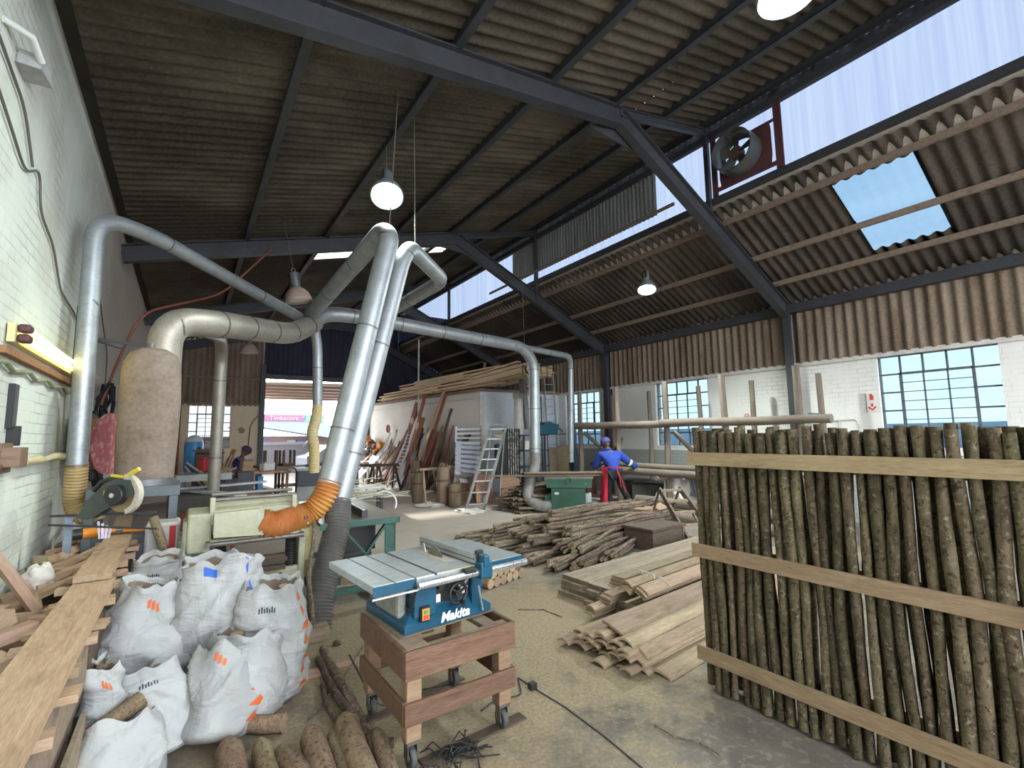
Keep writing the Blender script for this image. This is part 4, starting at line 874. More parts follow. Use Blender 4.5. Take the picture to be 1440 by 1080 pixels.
# ================================================================ green saw bench
mGrn=dirty('dark_green_paint',(.03,.10,.075),(.02,.06,.05),5,.45,.1); mTopG=dirty('worn_steel_table',(.34,.33,.30),(.42,.36,.22),3,.28,.55)
gs=thing('saw_bench',(1.55,5.88,0),-.05,label='dark green saw bench on braced legs behind the blue saw',cat='saw bench')
P('table_top',MB().b2((-.38,-.95,.84),(.40,1.0,.875)),[mTopG],gs,bevel=.003); P('table_edge',MB().b2((-.385,-.955,.815),(.405,-.935,.872)).b2((.385,-.955,.815),(.405,1.0,.872)),mGrn,gs)
for x,y in ((-.22,-.86),(.33,-.86),(-.22,.86),(.33,.86)): P('leg',MB().b2((x-.055,y-.02,.22),(x+.055,y+.0,.84)).b2((x+.035,y-.02,.22),(x+.055,y+.09,.84)),mGrn,gs)
P('brace',MB().bar((-.16,-.87,.80),(.10,-.87,.50),.02,.06,up=(0,1,0)).bar((.28,-.87,.80),(.06,-.87,.50),.02,.06,up=(0,1,0)),mGrn,gs)
for y in (-.87,.86): P('cross_rail',MB().b2((-.35,y-.03,.16),(.42,y+.03,.23)),mGrn,gs,bevel=.004)
for x in (-.35,.38): P('base_rail',MB().b2((x-.03,-.95,.10),(x+.03,.95,.18)),mGrn,gs,bevel=.004)
P('lower_shelf',MB().b2((-.34,-.9,.235),(.0,-.55,.255)),mPlankGrey,gs); P('motor',MB().cyl((-.1,-.3,.42),(.25,-.3,.42),.16,n=24).b2((-.15,-.6,.5),(.25,.2,.8)),mBlack,gs,smooth=60)
for x,y in ((-.27,-.9),(.36,-.9),(-.27,.9),(.36,.9)):
    w_=P('caster',MB().cyl((x-.018,y,.06),(x+.018,y,.06),.06,n=20).b2((x-.03,y-.02,.05),(x+.03,y+.02,.11)),mIron,gs,smooth=50)
fb=P('rip_fence',MB().b2((.05,-.80,.876),(.11,.8,.95)),mSteel,gs,bevel=.003,seg=2); P('fence_face',MB().b2((.052,-.80,.951),(.085,.8,.958)),mWhiteM,fb)
P('blade',MB().cyl((-.12,.1,.86),(-.118,.1,.86),.16,n=40),mIron,gs); P('saw_guard',MB().prism([(-.1,.9),(.3,.9),(.28,1.0),(.1,1.06),(-.05,1.0)],-.14,-.10,axes='yz'),mBlack,gs)
# pile of pale plastic strips on the far end of the bench
m=MB(); random.seed(8)
for k in range(70):
    x,y=1.90+rnd(-.28,.28),6.5+rnd(-.35,.35); a=rnd(-.5,.8); L=rnd(.2,.5); z=.90+max(0,.28-abs(x-1.90)*.9)*random.random(); m.bar((x,y,z),(x+L*math.cos(a),y+L*math.sin(a),z+rnd(-.04,.05)),.02,.003)
tag(m.build('plastic_strips',dirty('cream_plastic',(.60,.58,.44),(.5,.5,.42),5,.5)),'loose heap of cream plastic strips on far end of green bench','strips',kind='stuff')
m=MB(); m.torus((2.35,6.6,.80),.16,.012,20,6,Matrix.Rotation(1.2,3,'X'),a0=-.6,a1=2.4); tag(m.build('plastic_hoop',flatm('clear_plastic',(.65,.68,.68),.3)),'pale plastic strap curling over the bench edge','strap')
# small box and stick by the hose
tag(MB().b2((.90,4.40,0),(1.10,4.58,.11)).build('small_crate',mPlankGrey,bevel=.004),'small wooden box at the foot of black hose','box')
inst('upright_stick',log_mesh('upright_stick',.98,.022,.016,.04,[mTwig,mCut],9,10,99,.1),along((.97,4.42,.0),(.98,4.62,.97)),'thin brown stick standing upright by the black hose','stick')
crumple('shavings_scrap',(1.12,4.25,.012),(.03,.04,.02),mDarkW,'small dark scrap on the sawdust near the box','scrap',4)
# ================================================================ blue table saw and trolley
mTrol=wood('trolley_timber',(.105,.058,.036),(.21,.125,.082),.1,.01); mTrolL=wood('trolley_leg_timber',(.19,.115,.07),(.33,.22,.14),.1,.01)
tr=thing('saw_trolley',(1.325,2.80,0),.02,label='brown timber trolley on four casters carrying the blue saw',cat='trolley')
X0,X1,Y0,Y1=-.335,.335,-.345,.345
mCas=dirty('caster_rubber',(.05,.055,.055),(.09,.09,.085),8,.6); mCasM=dirty('caster_fork',(.18,.17,.15),None,8,.4,.6)
for x,y in ((X0+.05,Y0+.05),(X1-.05,Y0+.05),(X0+.05,Y1-.05),(X1-.05,Y1-.05)):
    P('leg',MB().b2((x-.042,y-.04,.145),(x+.042,y+.04,.59)),mTrolL,tr,bevel=.004)
    c=P('caster',MB().cyl((x-.017,y,.055),(x+.017,y,.055),.055,n=28),mCas,tr,bevel=.008,seg=2,smooth=50); P('hub',MB().cyl((x-.021,y,.055),(x+.021,y,.055),.025,n=18),mCasM,c)
    P('fork',MB().b2((x-.028,y-.025,.05),(x-.023,y+.025,.13)).b2((x+.023,y-.025,.05),(x+.028,y+.025,.13)).b2((x-.035,y-.035,.128),(x+.035,y+.035,.146)),mCasM,c)
for z0,z1 in ((.455,.60),(.235,.345)):
    P('rail',MB().b2((X0-.012,Y0-.014,z0),(X1+.012,Y0+.010,z1)),mTrol,tr,bevel=.004); P('rail',MB().b2((X0-.012,Y1-.010,z0),(X1+.012,Y1+.014,z1)),mTrol,tr,bevel=.004)
    P('rail',MB().b2((X0-.014,Y0+.01,z0),(X0+.010,Y1-.01,z1)),mTrol,tr,bevel=.004); P('rail',MB().b2((X1-.010,Y0+.01,z0),(X1+.014,Y1-.01,z1)),mTrol,tr,bevel=.004)
P('top_batten',MB().b2((X0+.01,Y0+.02,.57),(X0+.14,Y1-.02,.598)),mPlankGrey,tr,bevel=.003); P('top_batten',MB().b2((X1-.17,Y0+.02,.57),(X1-.08,Y1-.02,.598)),mPlankGrey,tr,bevel=.003)
P('top_batten',MB().b2((X0+.14,Y0+.0,.572),(X1-.08,Y0+.05,.597)),mPlankGrey,tr,bevel=.003); P('inner_block',MB().b2((.02,Y1-.12,.42),(.10,Y1-.02,.58)),mTrolL,tr)
mBlu=dirty('blue_machine_paint',(.012,.085,.15),(.015,.06,.10),6,.38,.1,.05); mAl=dirty('scuffed_aluminium',(.52,.55,.56),(.40,.42,.42),5,.35,.6,.08,mul=(1,3,1)); mAlB=dirty('bright_aluminium',(.78,.79,.80),None,6,.25,.8,.03)
sw=thing('table_saw',(1.335,2.93,.60),.085,label='blue portable table saw with aluminium top standing on the timber trolley',cat='table saw')
m=MB(); bw,bd,tw_,td=.30,.27,.235,.235
vs=[(-bw,-bd,.0),(bw,-bd,.0),(bw,bd,.0),(-bw,bd,.0),(-bw,-bd,.05),(bw,-bd,.05),(bw,bd,.05),(-bw,bd,.05),(-tw_,-td+.02,.10),(tw_,-td+.02,.10),(tw_,td,.10),(-tw_,td,.10),(-tw_,-td+.03,.27),(tw_,-td+.03,.27),(tw_,td,.27),(-tw_,td,.27)]
fs=[(3,2,1,0)]+[(a+i,a+(i+1)%4,a+4+(i+1)%4,a+4+i) for a in (0,4,8) for i in range(4)]+[(12,13,14,15)]
m.add(vs,fs); ba=P('base',m,mBlu,sw,bevel=.006,seg=2)
P('plywood_sheet',MB().b2((-.33,-.285,-.0),(.33,.285,.003)),mPlankGrey,sw)
P('front_recess',MB().b2((-.08,-td+.012,.115),(.16,-td+.028,.255)),mBlack,sw); 
m=MB(); m.b2((-.235,-.262,.07),(-.09,-.215,.26)); P('left_housing',m,mBlu,sw,bevel=.008,seg=2); P('right_housing',MB().b2((.165,-.262,.05),(.24,-.215,.26)),mBlu,sw,bevel=.008)
s_=P('switch_box',MB().b2((-.205,-.285,.05),(-.145,-.262,.135)),mBlack,sw,bevel=.004); P('switch_label',MB().b2((-.198,-.288,.062),(-.152,-.285,.125)),flatm('orange_label',(.75,.28,.05)),s_)
P('start_button',MB().b2((-.188,-.294,.098),(-.162,-.288,.116)),flatm('green_button',(.03,.30,.08)),s_); P('stop_button',MB().b2((-.19,-.294,.068),(-.16,-.288,.09)),flatm('red_button',(.6,.06,.03)),s_)
hw=P('handwheel',MB().torus((.045,-.285,.165),.058,.010,28,10,Matrix.Rotation(PI/2,3,'X')).cyl((.045,-.24,.165),(.045,-.292,.165),.022),mBlack,sw,smooth=True)
for k in range(3):
    A=2*PI*k/3+.4; P('spoke',MB().bar((.045,-.285,.165),(.045+.055*math.cos(A),-.285,.165+.055*math.sin(A)),.014,.01),mBlack,hw)
P('wheel_handle',MB().cyl((.07,-.29,.115),(.05,-.335,.105),.012),mBlack,hw,smooth=True); P('bevel_lever',MB().tube([(.06,-.262,.20),(.10,-.275,.215),(.13,-.28,.245)],[.012,.011,.009],10),mIron,sw,smooth=True)
P('bevel_scale',MB().b2((.10,-.228,.135),(.15,-.222,.175)),mWhiteM,sw); P('socket_plate',MB().b2((-.075,-.228,.12),(-.045,-.222,.165)),mWhiteM,sw); P('knob',MB().cyl((-.05,-.222,.215),(-.05,-.255,.215),.022),mBlack,sw,smooth=50)
def txt(s,size,mat,parent,loc,rot,ex=.001,name='lettering',sx=1,bold=.0):
    cu=bpy.data.curves.new(name,'FONT'); cu.body=s; cu.size=size; cu.extrude=ex; cu.offset=bold; cu.align_x='CENTER'; cu.align_y='CENTER'
    o=bpy.data.objects.new(name,cu); C.objects.link(o); dg=bpy.context.evaluated_depsgraph_get(); me=bpy.data.meshes.new_from_object(o.evaluated_get(dg)); bpy.data.objects.remove(o)
    me.materials.clear(); me.materials.append(mat); o=bpy.data.objects.new(name,me); C.objects.link(o); o.parent=parent; o.location=loc; o.rotation_euler=rot; o.scale=(sx,1,1); return o
sl_=math.atan2(.05,.04)
lt=txt('Makita',.072,flatm('white_letters',(.82,.84,.84),.5),sw,(.035,-.2755,.042),(PI/2-.12,0,0),.0012,'maker_lettering',1.05,.0022)
lt.data.transform(Matrix(((1,.28,0,0),(0,1,0,0),(0,0,1,0),(0,0,0,1))))
m=MB(); t0,t1=.285,.325
P('main_table',MB().b2((-.27,-.35,t0),(.17,.33,t1)),mAl,sw,bevel=.003); P('table_slot',MB().b2((-.155,-.351,t1-.008),(-.14,.331,t1+.0015)),mBlack,sw)
P('insert_plate',MB().b2((.02,-.17,t1),(.10,.2,t1+.002)),dirty('dusty_insert',(.5,.42,.33),None,5),sw,bevel=.001)
le=P('left_extension',MB().b2((-.52,-.345,t0),(-.40,.34,t1)),mAl,sw,bevel=.003); P('extension_strip',MB().b2((-.393,-.345,t0),(-.278,.34,t1)),mAl,sw,bevel=.003)
P('extension_skirt',MB().b2((-.52,-.352,t0-.012),(-.28,-.346,t1-.002)),mBlu,sw); P('extension_skirt',MB().b2((.18,-.352,t0-.005),(.50,-.346,t1-.002)),mBlu,sw)
P('right_extension',MB().b2((.18,-.345,t0+.01),(.50,.34,t1)),mAl,sw,bevel=.003)
P('extension_arm',MB().b2((-.50,-.3,t0-.03),(-.24,-.26,t0)).b2((-.50,.2,t0-.03),(.45,.24,t0)),mIron,sw)
P('front_rail',MB().tube([(-.28,-.385,t0+.005),(.50,-.385,t0+.005)],.021,16),mAlB,sw,smooth=50); P('rail_tube',MB().cyl((-.53,-.365,t0-.02),(-.27,-.365,t0-.02),.008),mAlB,sw)
m=MB()
for k in range(34): m.b2((-.25+.021*k,-.4075,t0+.006),(-.248+.021*k,-.405,t0+.014+(.006 if k%5==0 else 0)))
P('rail_scale',m,mBlack,sw); P('scale_strip',MB().b2((-.1,-.352,t1-.002),(.15,-.345,t1+.001)),flatm('yellow_strip',(.6,.5,.2)),sw)
fe=P('rip_fence',MB().b2((.125,-.36,t1+.004),(.165,.35,t1+.065)),mAl,sw,bevel=.003); P('fence_groove',MB().b2((.122,-.34,t1+.028),(.1255,.34,t1+.034)),mIron,fe)
P('fence_clamp',MB().b2((.115,-.43,t0-.03),(.20,-.355,t1+.03)).b2((.13,-.44,t1+.0),(.17,-.37,t1+.07)),mBlu,fe,bevel=.01,seg=2); P('clamp_cap',MB().b2((.125,-.37,t1+.03),(.175,-.34,t1+.085)),mBlack,fe,bevel=.004)
P('clamp_side',MB().b2((.02,-.405,t1-.03),(.10,-.36,t1+.0)),mBlack,fe,bevel=.004)
m=MB(); N=48; vs=[]
for k in range(N):
    a=2*PI*k/N; r=.118 if k%2 else .106; vs.append((.06+0,.02+r*math.cos(a),t1-.055+r*math.sin(a)))
m.prism([(p[1],p[2]) for p in vs],.059,.0615,axes='yz'); P('blade',m,mIron,sw); P('riving_knife',MB().prism([(.14,t1),(.20,t1),(.17,t1+.06)],.0595,.0612,axes='yz'),mAlB,sw)
P('cable_loop',MB().tube(fillet([(-.28,-.37,t0),(-.275,-.3,.15),(-.24,-.2,.10),(-.24,-.1,.2)],.08),.009,8),mBlack,sw,smooth=True); P('rear_shroud',MB().b2((-.24,-.18,.06),(-.30,.15,.24)),dirty('dusty_grey',(.28,.28,.25),None,8),sw,bevel=.02,seg=2)
P('side_lever',MB().bar((.215,-.30,.03),(.175,-.31,.19),.006,.012),mAlB,sw)
# mitre saw on its bar stand
ms=thing('mitre_saw',(-.46,5.22,1.13),-.7,label='dark green mitre saw with yellow handle beside the dust bag',cat='mitre saw')
mMit=dirty('dark_green_plastic',(.055,.075,.065),None,8,.45); mYel=flatm('yellow_plastic',(.62,.48,.05),.45)
P('saw_arm',MB().prism([(-.30,-.05),(-.20,-.06),(.02,.06),(.18,.14),(.15,.24),(.02,.25),(-.12,.17),(-.22,.07)],-.03,.04,axes='xz'),mMit,ms,bevel=.012,seg=2)
P('motor_boss',MB().cyl((.04,-.07,.13),(.04,.0,.13),.085,n=28),mBlack,ms,bevel=.008,smooth=50)
gd=[(.06+.17*math.cos(a),.13+.17*math.sin(a)) for a in [math.radians(-70+150*i/14) for i in range(15)]]; gi=[(.06+.13*math.cos(a),.13+.13*math.sin(a)) for a in [math.radians(80-150*i/14) for i in range(15)]]
P('blade_guard',MB().prism(gd+gi,-.02,.03,axes='xz'),dirty('cream_guard',(.55,.50,.40),None,6),ms); P('blade',MB().cyl((.06,.0,.13),(.06,.004,.13),.145,n=40),dirty('dull_disc',(.36,.26,.15),None,8,.5,.4),ms)
P('handle',MB().tube([(-.20,0,.16),(-.14,0,.23),(-.06,0,.26),(.0,0,.25)],.02,10),mBlack,ms,smooth=True); P('trigger_grip',MB().tube([(-.05,0,.285),(.08,0,.27),(.14,0,.31),(.20,0,.34)],[.014,.018,.02,.018],10),mYel,ms,smooth=True); P('label_plate',MB().b2((-.08,-.034,.13),(.0,-.031,.165)),mYel,ms)
P('spindle_nut',MB().cyl((.04,-.08,.13),(.04,-.068,.13),.02),mAlB,ms)
tag(MB().bar((-.90,5.55,1.085),(-.18,5.10,1.10),.025,.018).bar((-.90,5.5,1.02),(-.16,5.05,.97),.018,.014).build('support_bar',mSteel),'dark steel bars carrying the mitre saw','bar')
tag(MB().b2((-.80,5.47,.0),(-.75,5.52,1.08)).build('bar_post',dirty('bluish_pipe',(.20,.24,.30),None,5)),'bluish post under the mitre saw bars','post')
dr=thing('drill',(-.66,5.75,.84),.3,label='orange and black power drill on the far end of the rack',cat='drill'); mOr2=flatm('orange_plastic',(.75,.26,.02),.45)
P('body',MB().cyl((-.06,0,.05),(.06,0,.05),.045,n=18).tube([(.05,0,.05),(.17,0,.045)],[.03,.018],12),mOr2,dr,smooth=50); P('rear_cap',MB().cyl((-.13,0,.05),(-.06,0,.05),.048,n=18),mBlack,dr,smooth=50); P('chuck',MB().cyl((.17,0,.045),(.22,0,.045),.015),mIron,dr)
hs=thing('hand_saw',(-.44,5.8,.865),-.45,label='hand saw with an orange handle on the second rack plank',cat='saw'); P('saw_handle',MB().prism([(0,0),(.16,.0),(.19,.05),(.15,.07),(.0,.05)],.0,.025,axes='xy'),mOr2,hs,bevel=.006); P('saw_blade',MB().prism([(-.2,.0),(0,.0),(0,.05),(-.2,.03)],.01,.013,axes='xy'),mAlB,hs); P('grip_tip',MB().b2((.17,.02,0),(.25,.06,.028)),mBlack,hs,bevel=.006)
m=MB(); [m.bar((-.58+.02*k,5.6,.85),(-.60+.03*k,5.62,1.0-.02*k),.02,.001) for k in range(4)]; tag(m.build('paper_tags',flatm('lilac_paper',(.6,.56,.7))),'small pale paper tags sticking up by the hand saw','paper')
# ================================================================ pole rack along the right wall
rpM=[log_mesh('rack_pole',3.0,.075,.062,.03,[mRackPost,mGreyEnd],12,10,120+s,.05) for s in range(4)]
def pole(p0,p1,r,label,name='rack_pole',k=0,group=None,mats=None):
    L=(V(p1)-V(p0)).length; return inst(name,rpM[k%4],along(p0,p1)@Matrix.Diagonal((L/3.0,r/.07,r/.07,1)),label,'pole',group)
fr=[(9.72,'far end of the pole rack, left of the worker'),(8.32,'pole rack, right behind the worker'),(6.86,'pole rack, third from the far end'),(5.45,'pole rack, fourth from the far end'),(4.05,'pole rack, nearest of the front row')]
for k,(y,l) in enumerate(fr): pole((8.9,y,0),(8.9,y+.02,2.88),.068,'tall front-row upright of '+l,'upright_pole',k)
for k,y in enumerate((9.5,8.2,6.72,5.46,4.12)): pole((10.0,y,0),(10.0,y+.03,2.82),.058,'upright pole in the back row of the rack, '+('farthest one','between the far windows','in front of middle window','left of the fire sign','nearest the camera')[k],'upright_pole',k+1)
pole((8.80,9.75,1.95),(8.80,6.75,1.93),.09,'thick level pole forming the far part of the rack rail','rail_pole',1); pole((8.80,6.95,1.93),(8.80,3.5,1.92),.085,'thick level pole forming the near part of the rack rail','rail_pole',2)
for k,(p0,p1,l) in enumerate((((8.95,9.6,1.75),(9.2,8.2,.75),'diagonal pole brace beside the worker\'s cap'),((9.0,6.75,1.75),(9.2,5.2,.2),'long diagonal pole brace under the middle window'),((9.1,8.7,1.2),(8.95,8.25,1.62),'short diagonal brace at the second front pole'))): pole(p0,p1,.05,l,'brace_pole',k)
for k,(x,z,y0,y1,r,l) in enumerate(((8.75,.98,8.9,3.6,.07,'long grey pole lying level at waist height, upper back'),(8.62,.86,8.6,3.7,.08,'long pale pole lying level at waist height, lower front'),(9.2,.90,9.6,5.0,.07,'long grey pole lying behind the two at waist height'))): pole((x,y0,z),(x,y1,z),r,l,'stored_pole',k)
for k,y in enumerate((8.4,6.9,5.5,4.1)): pole((8.5,y,.74),(10.1,y,.74),.045,'cross bearer pole carrying the stored poles','bearer_pole',k,'cross bearers of the pole rack')
for k,(p0,p1,r,l) in enumerate((((7.9,7.3,.10),(8.1,3.4,.11),.11,'big round pole on the floor under the rack, front one'),((8.25,7.6,.11),(8.5,3.2,.12),.11,'big round pole on the floor under the rack, behind the front one'),((8.1,7.1,.30),(8.35,3.4,.31),.10,'big round pole resting on top of the two on the floor'))): pole(p0,p1,r,l,'floor_pole',k)
tag(MB().b2((9.85,4.1,1.92),(9.98,4.35,2.02)).b2((9.5,4.1,1.95),(9.98,4.16,2.05)).build('blue_bracket',flatm('blue_grey_metal',(.14,.18,.26),.4,.4)),'blue-grey metal bracket on top of the near back pole','bracket')
# sheet piles and junk under the rack
mJunk=dirty('dark_rubbish',(.06,.055,.05),(.12,.11,.10),4,.9)
tag(corr('corrugated_offcut',mGreySheet,(9.3,5.9,.30),(0,.9,.1),(.15,.3,.85),.75,[0,.6],amp=.02,pitch=.09),'pale corrugated sheet offcut standing under the rack','sheet',kind='thing')
for c,s,l,sd in (((9.4,7.0,.0),(.40,.45,.65),'white plastic wrapped heap under the rack near the worker\'s glove',3),((9.6,5.1,.0),(.35,.5,.45),'grey plastic heap at the near end under the rack',6),((9.4,6.1,.0),(.3,.45,.3),'dark heap of scrap under the middle of the rack',8)):
    crumple('plastic_heap',c,s,mRag if 'dark' not in l else mJunk,l,'heap',sd,22,.5,.0)
for k,(x,y,z,a,l) in enumerate(((9.5,7.9,.0,.3,'black crate under the rack behind the worker'),(9.7,8.5,0,.1,'dark box beside the black crate'),(9.5,4.4,0,.0,'dark machine cover under the near rack end'))):
    e=thing('dark_crate',(x,y,0),a,label=l,cat='crate'); P('box_body',MB().b2((-.3,-.35,0),(.3,.35,.5)),mJunk,e,bevel=.01); P('rim',MB().b2((-.32,-.37,.5),(.32,.37,.54)),mBlack,e)
# fire signs and conduits on the right wall
e=thing('fire_sign',(10.49,3.48,2.24),label='red and white fire extinguisher and arrow signs on right wall',cat='sign'); mSR=flatm('sign_red',(.55,.05,.05),.5); mSW=flatm('sign_white',(.72,.70,.66),.5)
P('sign_plate',MB().b2((-.006,-.085,.0),(0,.085,.17)),mSW,e); P('arrow_plate',MB().b2((-.006,-.085,-.18),(0,.085,-.01)),mSW,e)
P('extinguisher_symbol',MB().b2((-.012,-.03,.03),(-.006,.03,.11)).prism([(-.03,.11),(.03,.11),(.012,.135),(-.012,.135)],-.012,-.006,axes='yz').b2((-.012,-.01,.135),(-.006,.035,.148)),mSR,e)
P('arrow_symbol',MB().prism([(-.018,-.03),(.018,-.03),(.018,-.09),(-.018,-.09)],-.012,-.006,axes='yz').prism([(-.065,-.08),(-.03,-.10),(0,-.135),(.03,-.10),(.065,-.08),(.055,-.12),(0,-.165),(-.055,-.12)],-.012,-.006,axes='yz'),mSR,e)
e=thing('no_smoking_sign',(10.49,5.88,2.07),label='small round prohibition sign behind the rack poles',cat='sign'); P('sign_disc',MB().cyl((-.004,0,0),(0,0,0),.07,n=24),mSW,e); P('ring',MB().torus((-.006,0,0),.06,.007,24,6,Matrix.Rotation(PI/2,3,'Y')).bar((-.006,-.045,.045),(-.006,.045,-.045),.008,.01),mSR,e)
P('symbol',MB().b2((-.009,-.035,-.006),(-.004,.035,.006)),mBlack,e)
tag(MB().tube(fillet([(10.48,4.45,1.9),(10.48,3.75,1.93),(10.48,3.68,1.6)],.05),.01,6).tube([(10.48,4.05,1.92),(10.48,4.05,1.5)],.01,6).build('conduit',mTrimW),'white electrical conduit on right wall under the fire sign','conduit')
tag(MB().cyl((10.485,4.95,1.4),(10.485,4.95,3.05),.014,n=8).build('conduit',mTrimW),'upright conduit on right wall by the near column','conduit'); tag(MB().cyl((10.475,4.72,1.4),(10.475,4.72,3.05),.03,n=10).build('downpipe',dirty('rust_streaked_pipe',(.5,.40,.33),(.33,.12,.06),3)),'rust-streaked pale pipe on right wall by the near column','pipe')
# ---- folding step ladder lying back by the fence panel
sl=thing('step_ladder',(6.95,4.85,0),label='old dark folding step ladder standing left of the fence panel',cat='ladder'); mLad=wood('old_ladder_wood',(.09,.065,.05),(.20,.155,.12),.1)
a0,a1=V((6.89,5.53,.74)),V((6.60,4.78,.03)); b0,b1=V((7.14,5.30,.76)),V((6.98,4.72,.25))
P('stile',MB().bar(a0,a1,.035,.09),mLad,sl,world=True); P('stile',MB().bar(b0,b1,.035,.09),mLad,sl,world=True)
for t in (.03,.25,.48,.72): P('tread',MB().bar(a0.lerp(a1,t)+V((-.02,-.03,0)),b0.lerp(b0+(a1-a0)*1.0,t)+V((-.02,-.03,0)),.10,.035),mPlankGrey,sl,world=True)
P('rear_leg',MB().bar(V((7.02,5.0,.42)),V((6.88,4.62,.0)),.02,.04),mPlankGrey,sl,world=True); P('rear_leg',MB().bar(a0,(7.15,6.0,0),.025,.04),mLad,sl,world=True); P('rear_leg',MB().bar(b0,(7.4,5.8,0),.025,.04),mLad,sl,world=True)
# boxes
e=thing('wooden_box',(6.05,4.98,0),.05,label='dark wooden trestle box between stick heap and step ladder',cat='box'); P('top_board',MB().b2((-.42,-.28,.28),(.42,.28,.32)),mDarkW,e,bevel=.004); 
for x in (-.38,.36): P('end_board',MB().b2((x-.02,-.26,0),(x+.02,.26,.28)),mDarkW,e)
P('side_board',MB().b2((-.36,-.25,.06),(.34,-.23,.27)),mDarkW,e)
e=thing('cardboard_box',(7.2,6.05,0),.4,label='brown cardboard box with red markings behind the stick heap',cat='box'); mCard=dirty('cardboard',(.36,.23,.15),(.28,.17,.11),5,.9); P('carton',MB().b2((-.25,-.2,0),(.25,.2,.33)),mCard,e,bevel=.004); P('flap',MB().box((0,-.22,.37),(.5,.16,.008),Matrix.Rotation(.5,3,'X')),mCard,e)
lt=txt('M/',.14,mSR,e,(-.05,-.203,.16),(PI/2,0,0),.001,'red_marking')
# ================================================================ green machine, boards and worker
mGM=dirty('mid_green_paint',(.04,.115,.075),(.028,.08,.052),4,.45,.1)
gm=thing('green_planer',(7.20,8.30,0),math.radians(-42),label='squat mid-green surface planer the worker stands at',cat='planer')
b=P('base',MB().prism([(-.36,0),(.36,0),(.36,.52),(-.36,.52)],-.26,.26,axes='xz'),mGM,gm,bevel=.015,seg=2); P('side_bulge',MB().prism([(-.60,.02),(-.36,.0),(-.36,.42),(-.5,.36)],-.18,.2,axes='xz'),mGM,gm,bevel=.01)
P('top_casting',MB().prism([(-.52,.75),(.52,.75),(.50,.56),(-.46,.56)],-.30,.30,axes='xz'),mGM,gm,bevel=.01); P('table_top',MB().b2((-.52,-.32,.745),(.55,.32,.775)),mIron,gm)
P('adjusting_wheel',MB().torus((.02,-.33,.71),.06,.012,22,8,Matrix.Rotation(PI/2,3,'X')).bar((-.03,-.33,.71),(.07,-.33,.71),.012,.012),mGM,gm,smooth=50); P('lock_knob',MB().cyl((.38,-.30,.64),(.38,-.33,.64),.022).build('tmp',mIron).data and MB().cyl((.38,-.30,.64),(.38,-.33,.64),.022),mIron,gm)
bpy.data.objects.remove(bpy.data.objects['tmp'])
for z in (.36,.31,.26): P('louvre',MB().b2((-.14,-.268,z),(.08,-.26,z+.018)),mGM,b)
P('name_plate',MB().b2((-.30,-.264,.40),(-.21,-.259,.45)),mWhiteM,b); P('switch_box',MB().b2((.37,-.2,.22),(.50,-.05,.42)),flatm('grey_switch_box',(.42,.45,.45)),b,bevel=.006); P('motor',MB().cyl((.42,-.1,.14),(.62,-.1,.14),.12,n=20),mSteel,b,smooth=50)
pb=board_mesh('work_board',2.9,.16,.03,mPlankGrey,end=mCut)
U=V((.80,-.6,0)).normalized()
for k,(s,o,z,l) in enumerate(((-1.75,.0,.785,'long pale board lying across green machine, lowest'),(-1.0,.14,.82,'board lying on the long one over the green machine'),(-1.0,-.03,.82,'topmost board over the green machine under the worker\'s hand'))):
    c=V((7.20,8.30,z+.03*(k==2)))+U*s+V((.6,.8,0))*o; inst('work_board',pb,along(c,c+U*2.9)@Matrix.Diagonal((1 if k==0 else .62,1,1,1)),l,'board')
# people -----------------------------------------------------------
mJac=dirty('royal_blue_cloth',(.018,.055,.34),(.012,.035,.22),5,.85,0,.3); mTro=dirty('black_trousers',(.012,.012,.014),None,5,.9); mSkin=flatm('dark_skin',(.10,.055,.035),.55); mCap=dirty('purple_blue_cap',(.07,.06,.22),None,6,.85); mRedA=dirty('red_apron',(.55,.02,.05),(.42,.02,.04),4,.8); mHi=flatm('hi_vis_band',(.62,.78,.30),.5); mGlove=dirty('grey_glove',(.42,.40,.38),None,8,.9); mBoot=flatm('dark_boot',(.02,.018,.018),.6)
def skin(name,vs,es,rs,mat,parent,sub=2,root=0):
    me=bpy.data.meshes.new(name); me.from_pydata([tuple(v) for v in vs],es,[]); me.materials.append(mat); o=bpy.data.objects.new(name,me); C.objects.link(o); o.parent=parent
    s_=o.modifiers.new('s','SKIN'); s_.use_smooth_shade=True; o.modifiers.new('d','SUBSURF').levels=sub; o.modifiers['d'].render_levels=sub
    for i,r in enumerate(rs): me.skin_vertices[0].data[i].radius=(r if hasattr(r,'__len__') else (r,r)); me.skin_vertices[0].data[i].use_root=(i==root)
    # bake the modifiers so the figure is one real mesh
    dg=bpy.context.evaluated_depsgraph_get(); m2=bpy.data.meshes.new_from_object(o.evaluated_get(dg)); o.modifiers.clear(); o.data=m2; return o
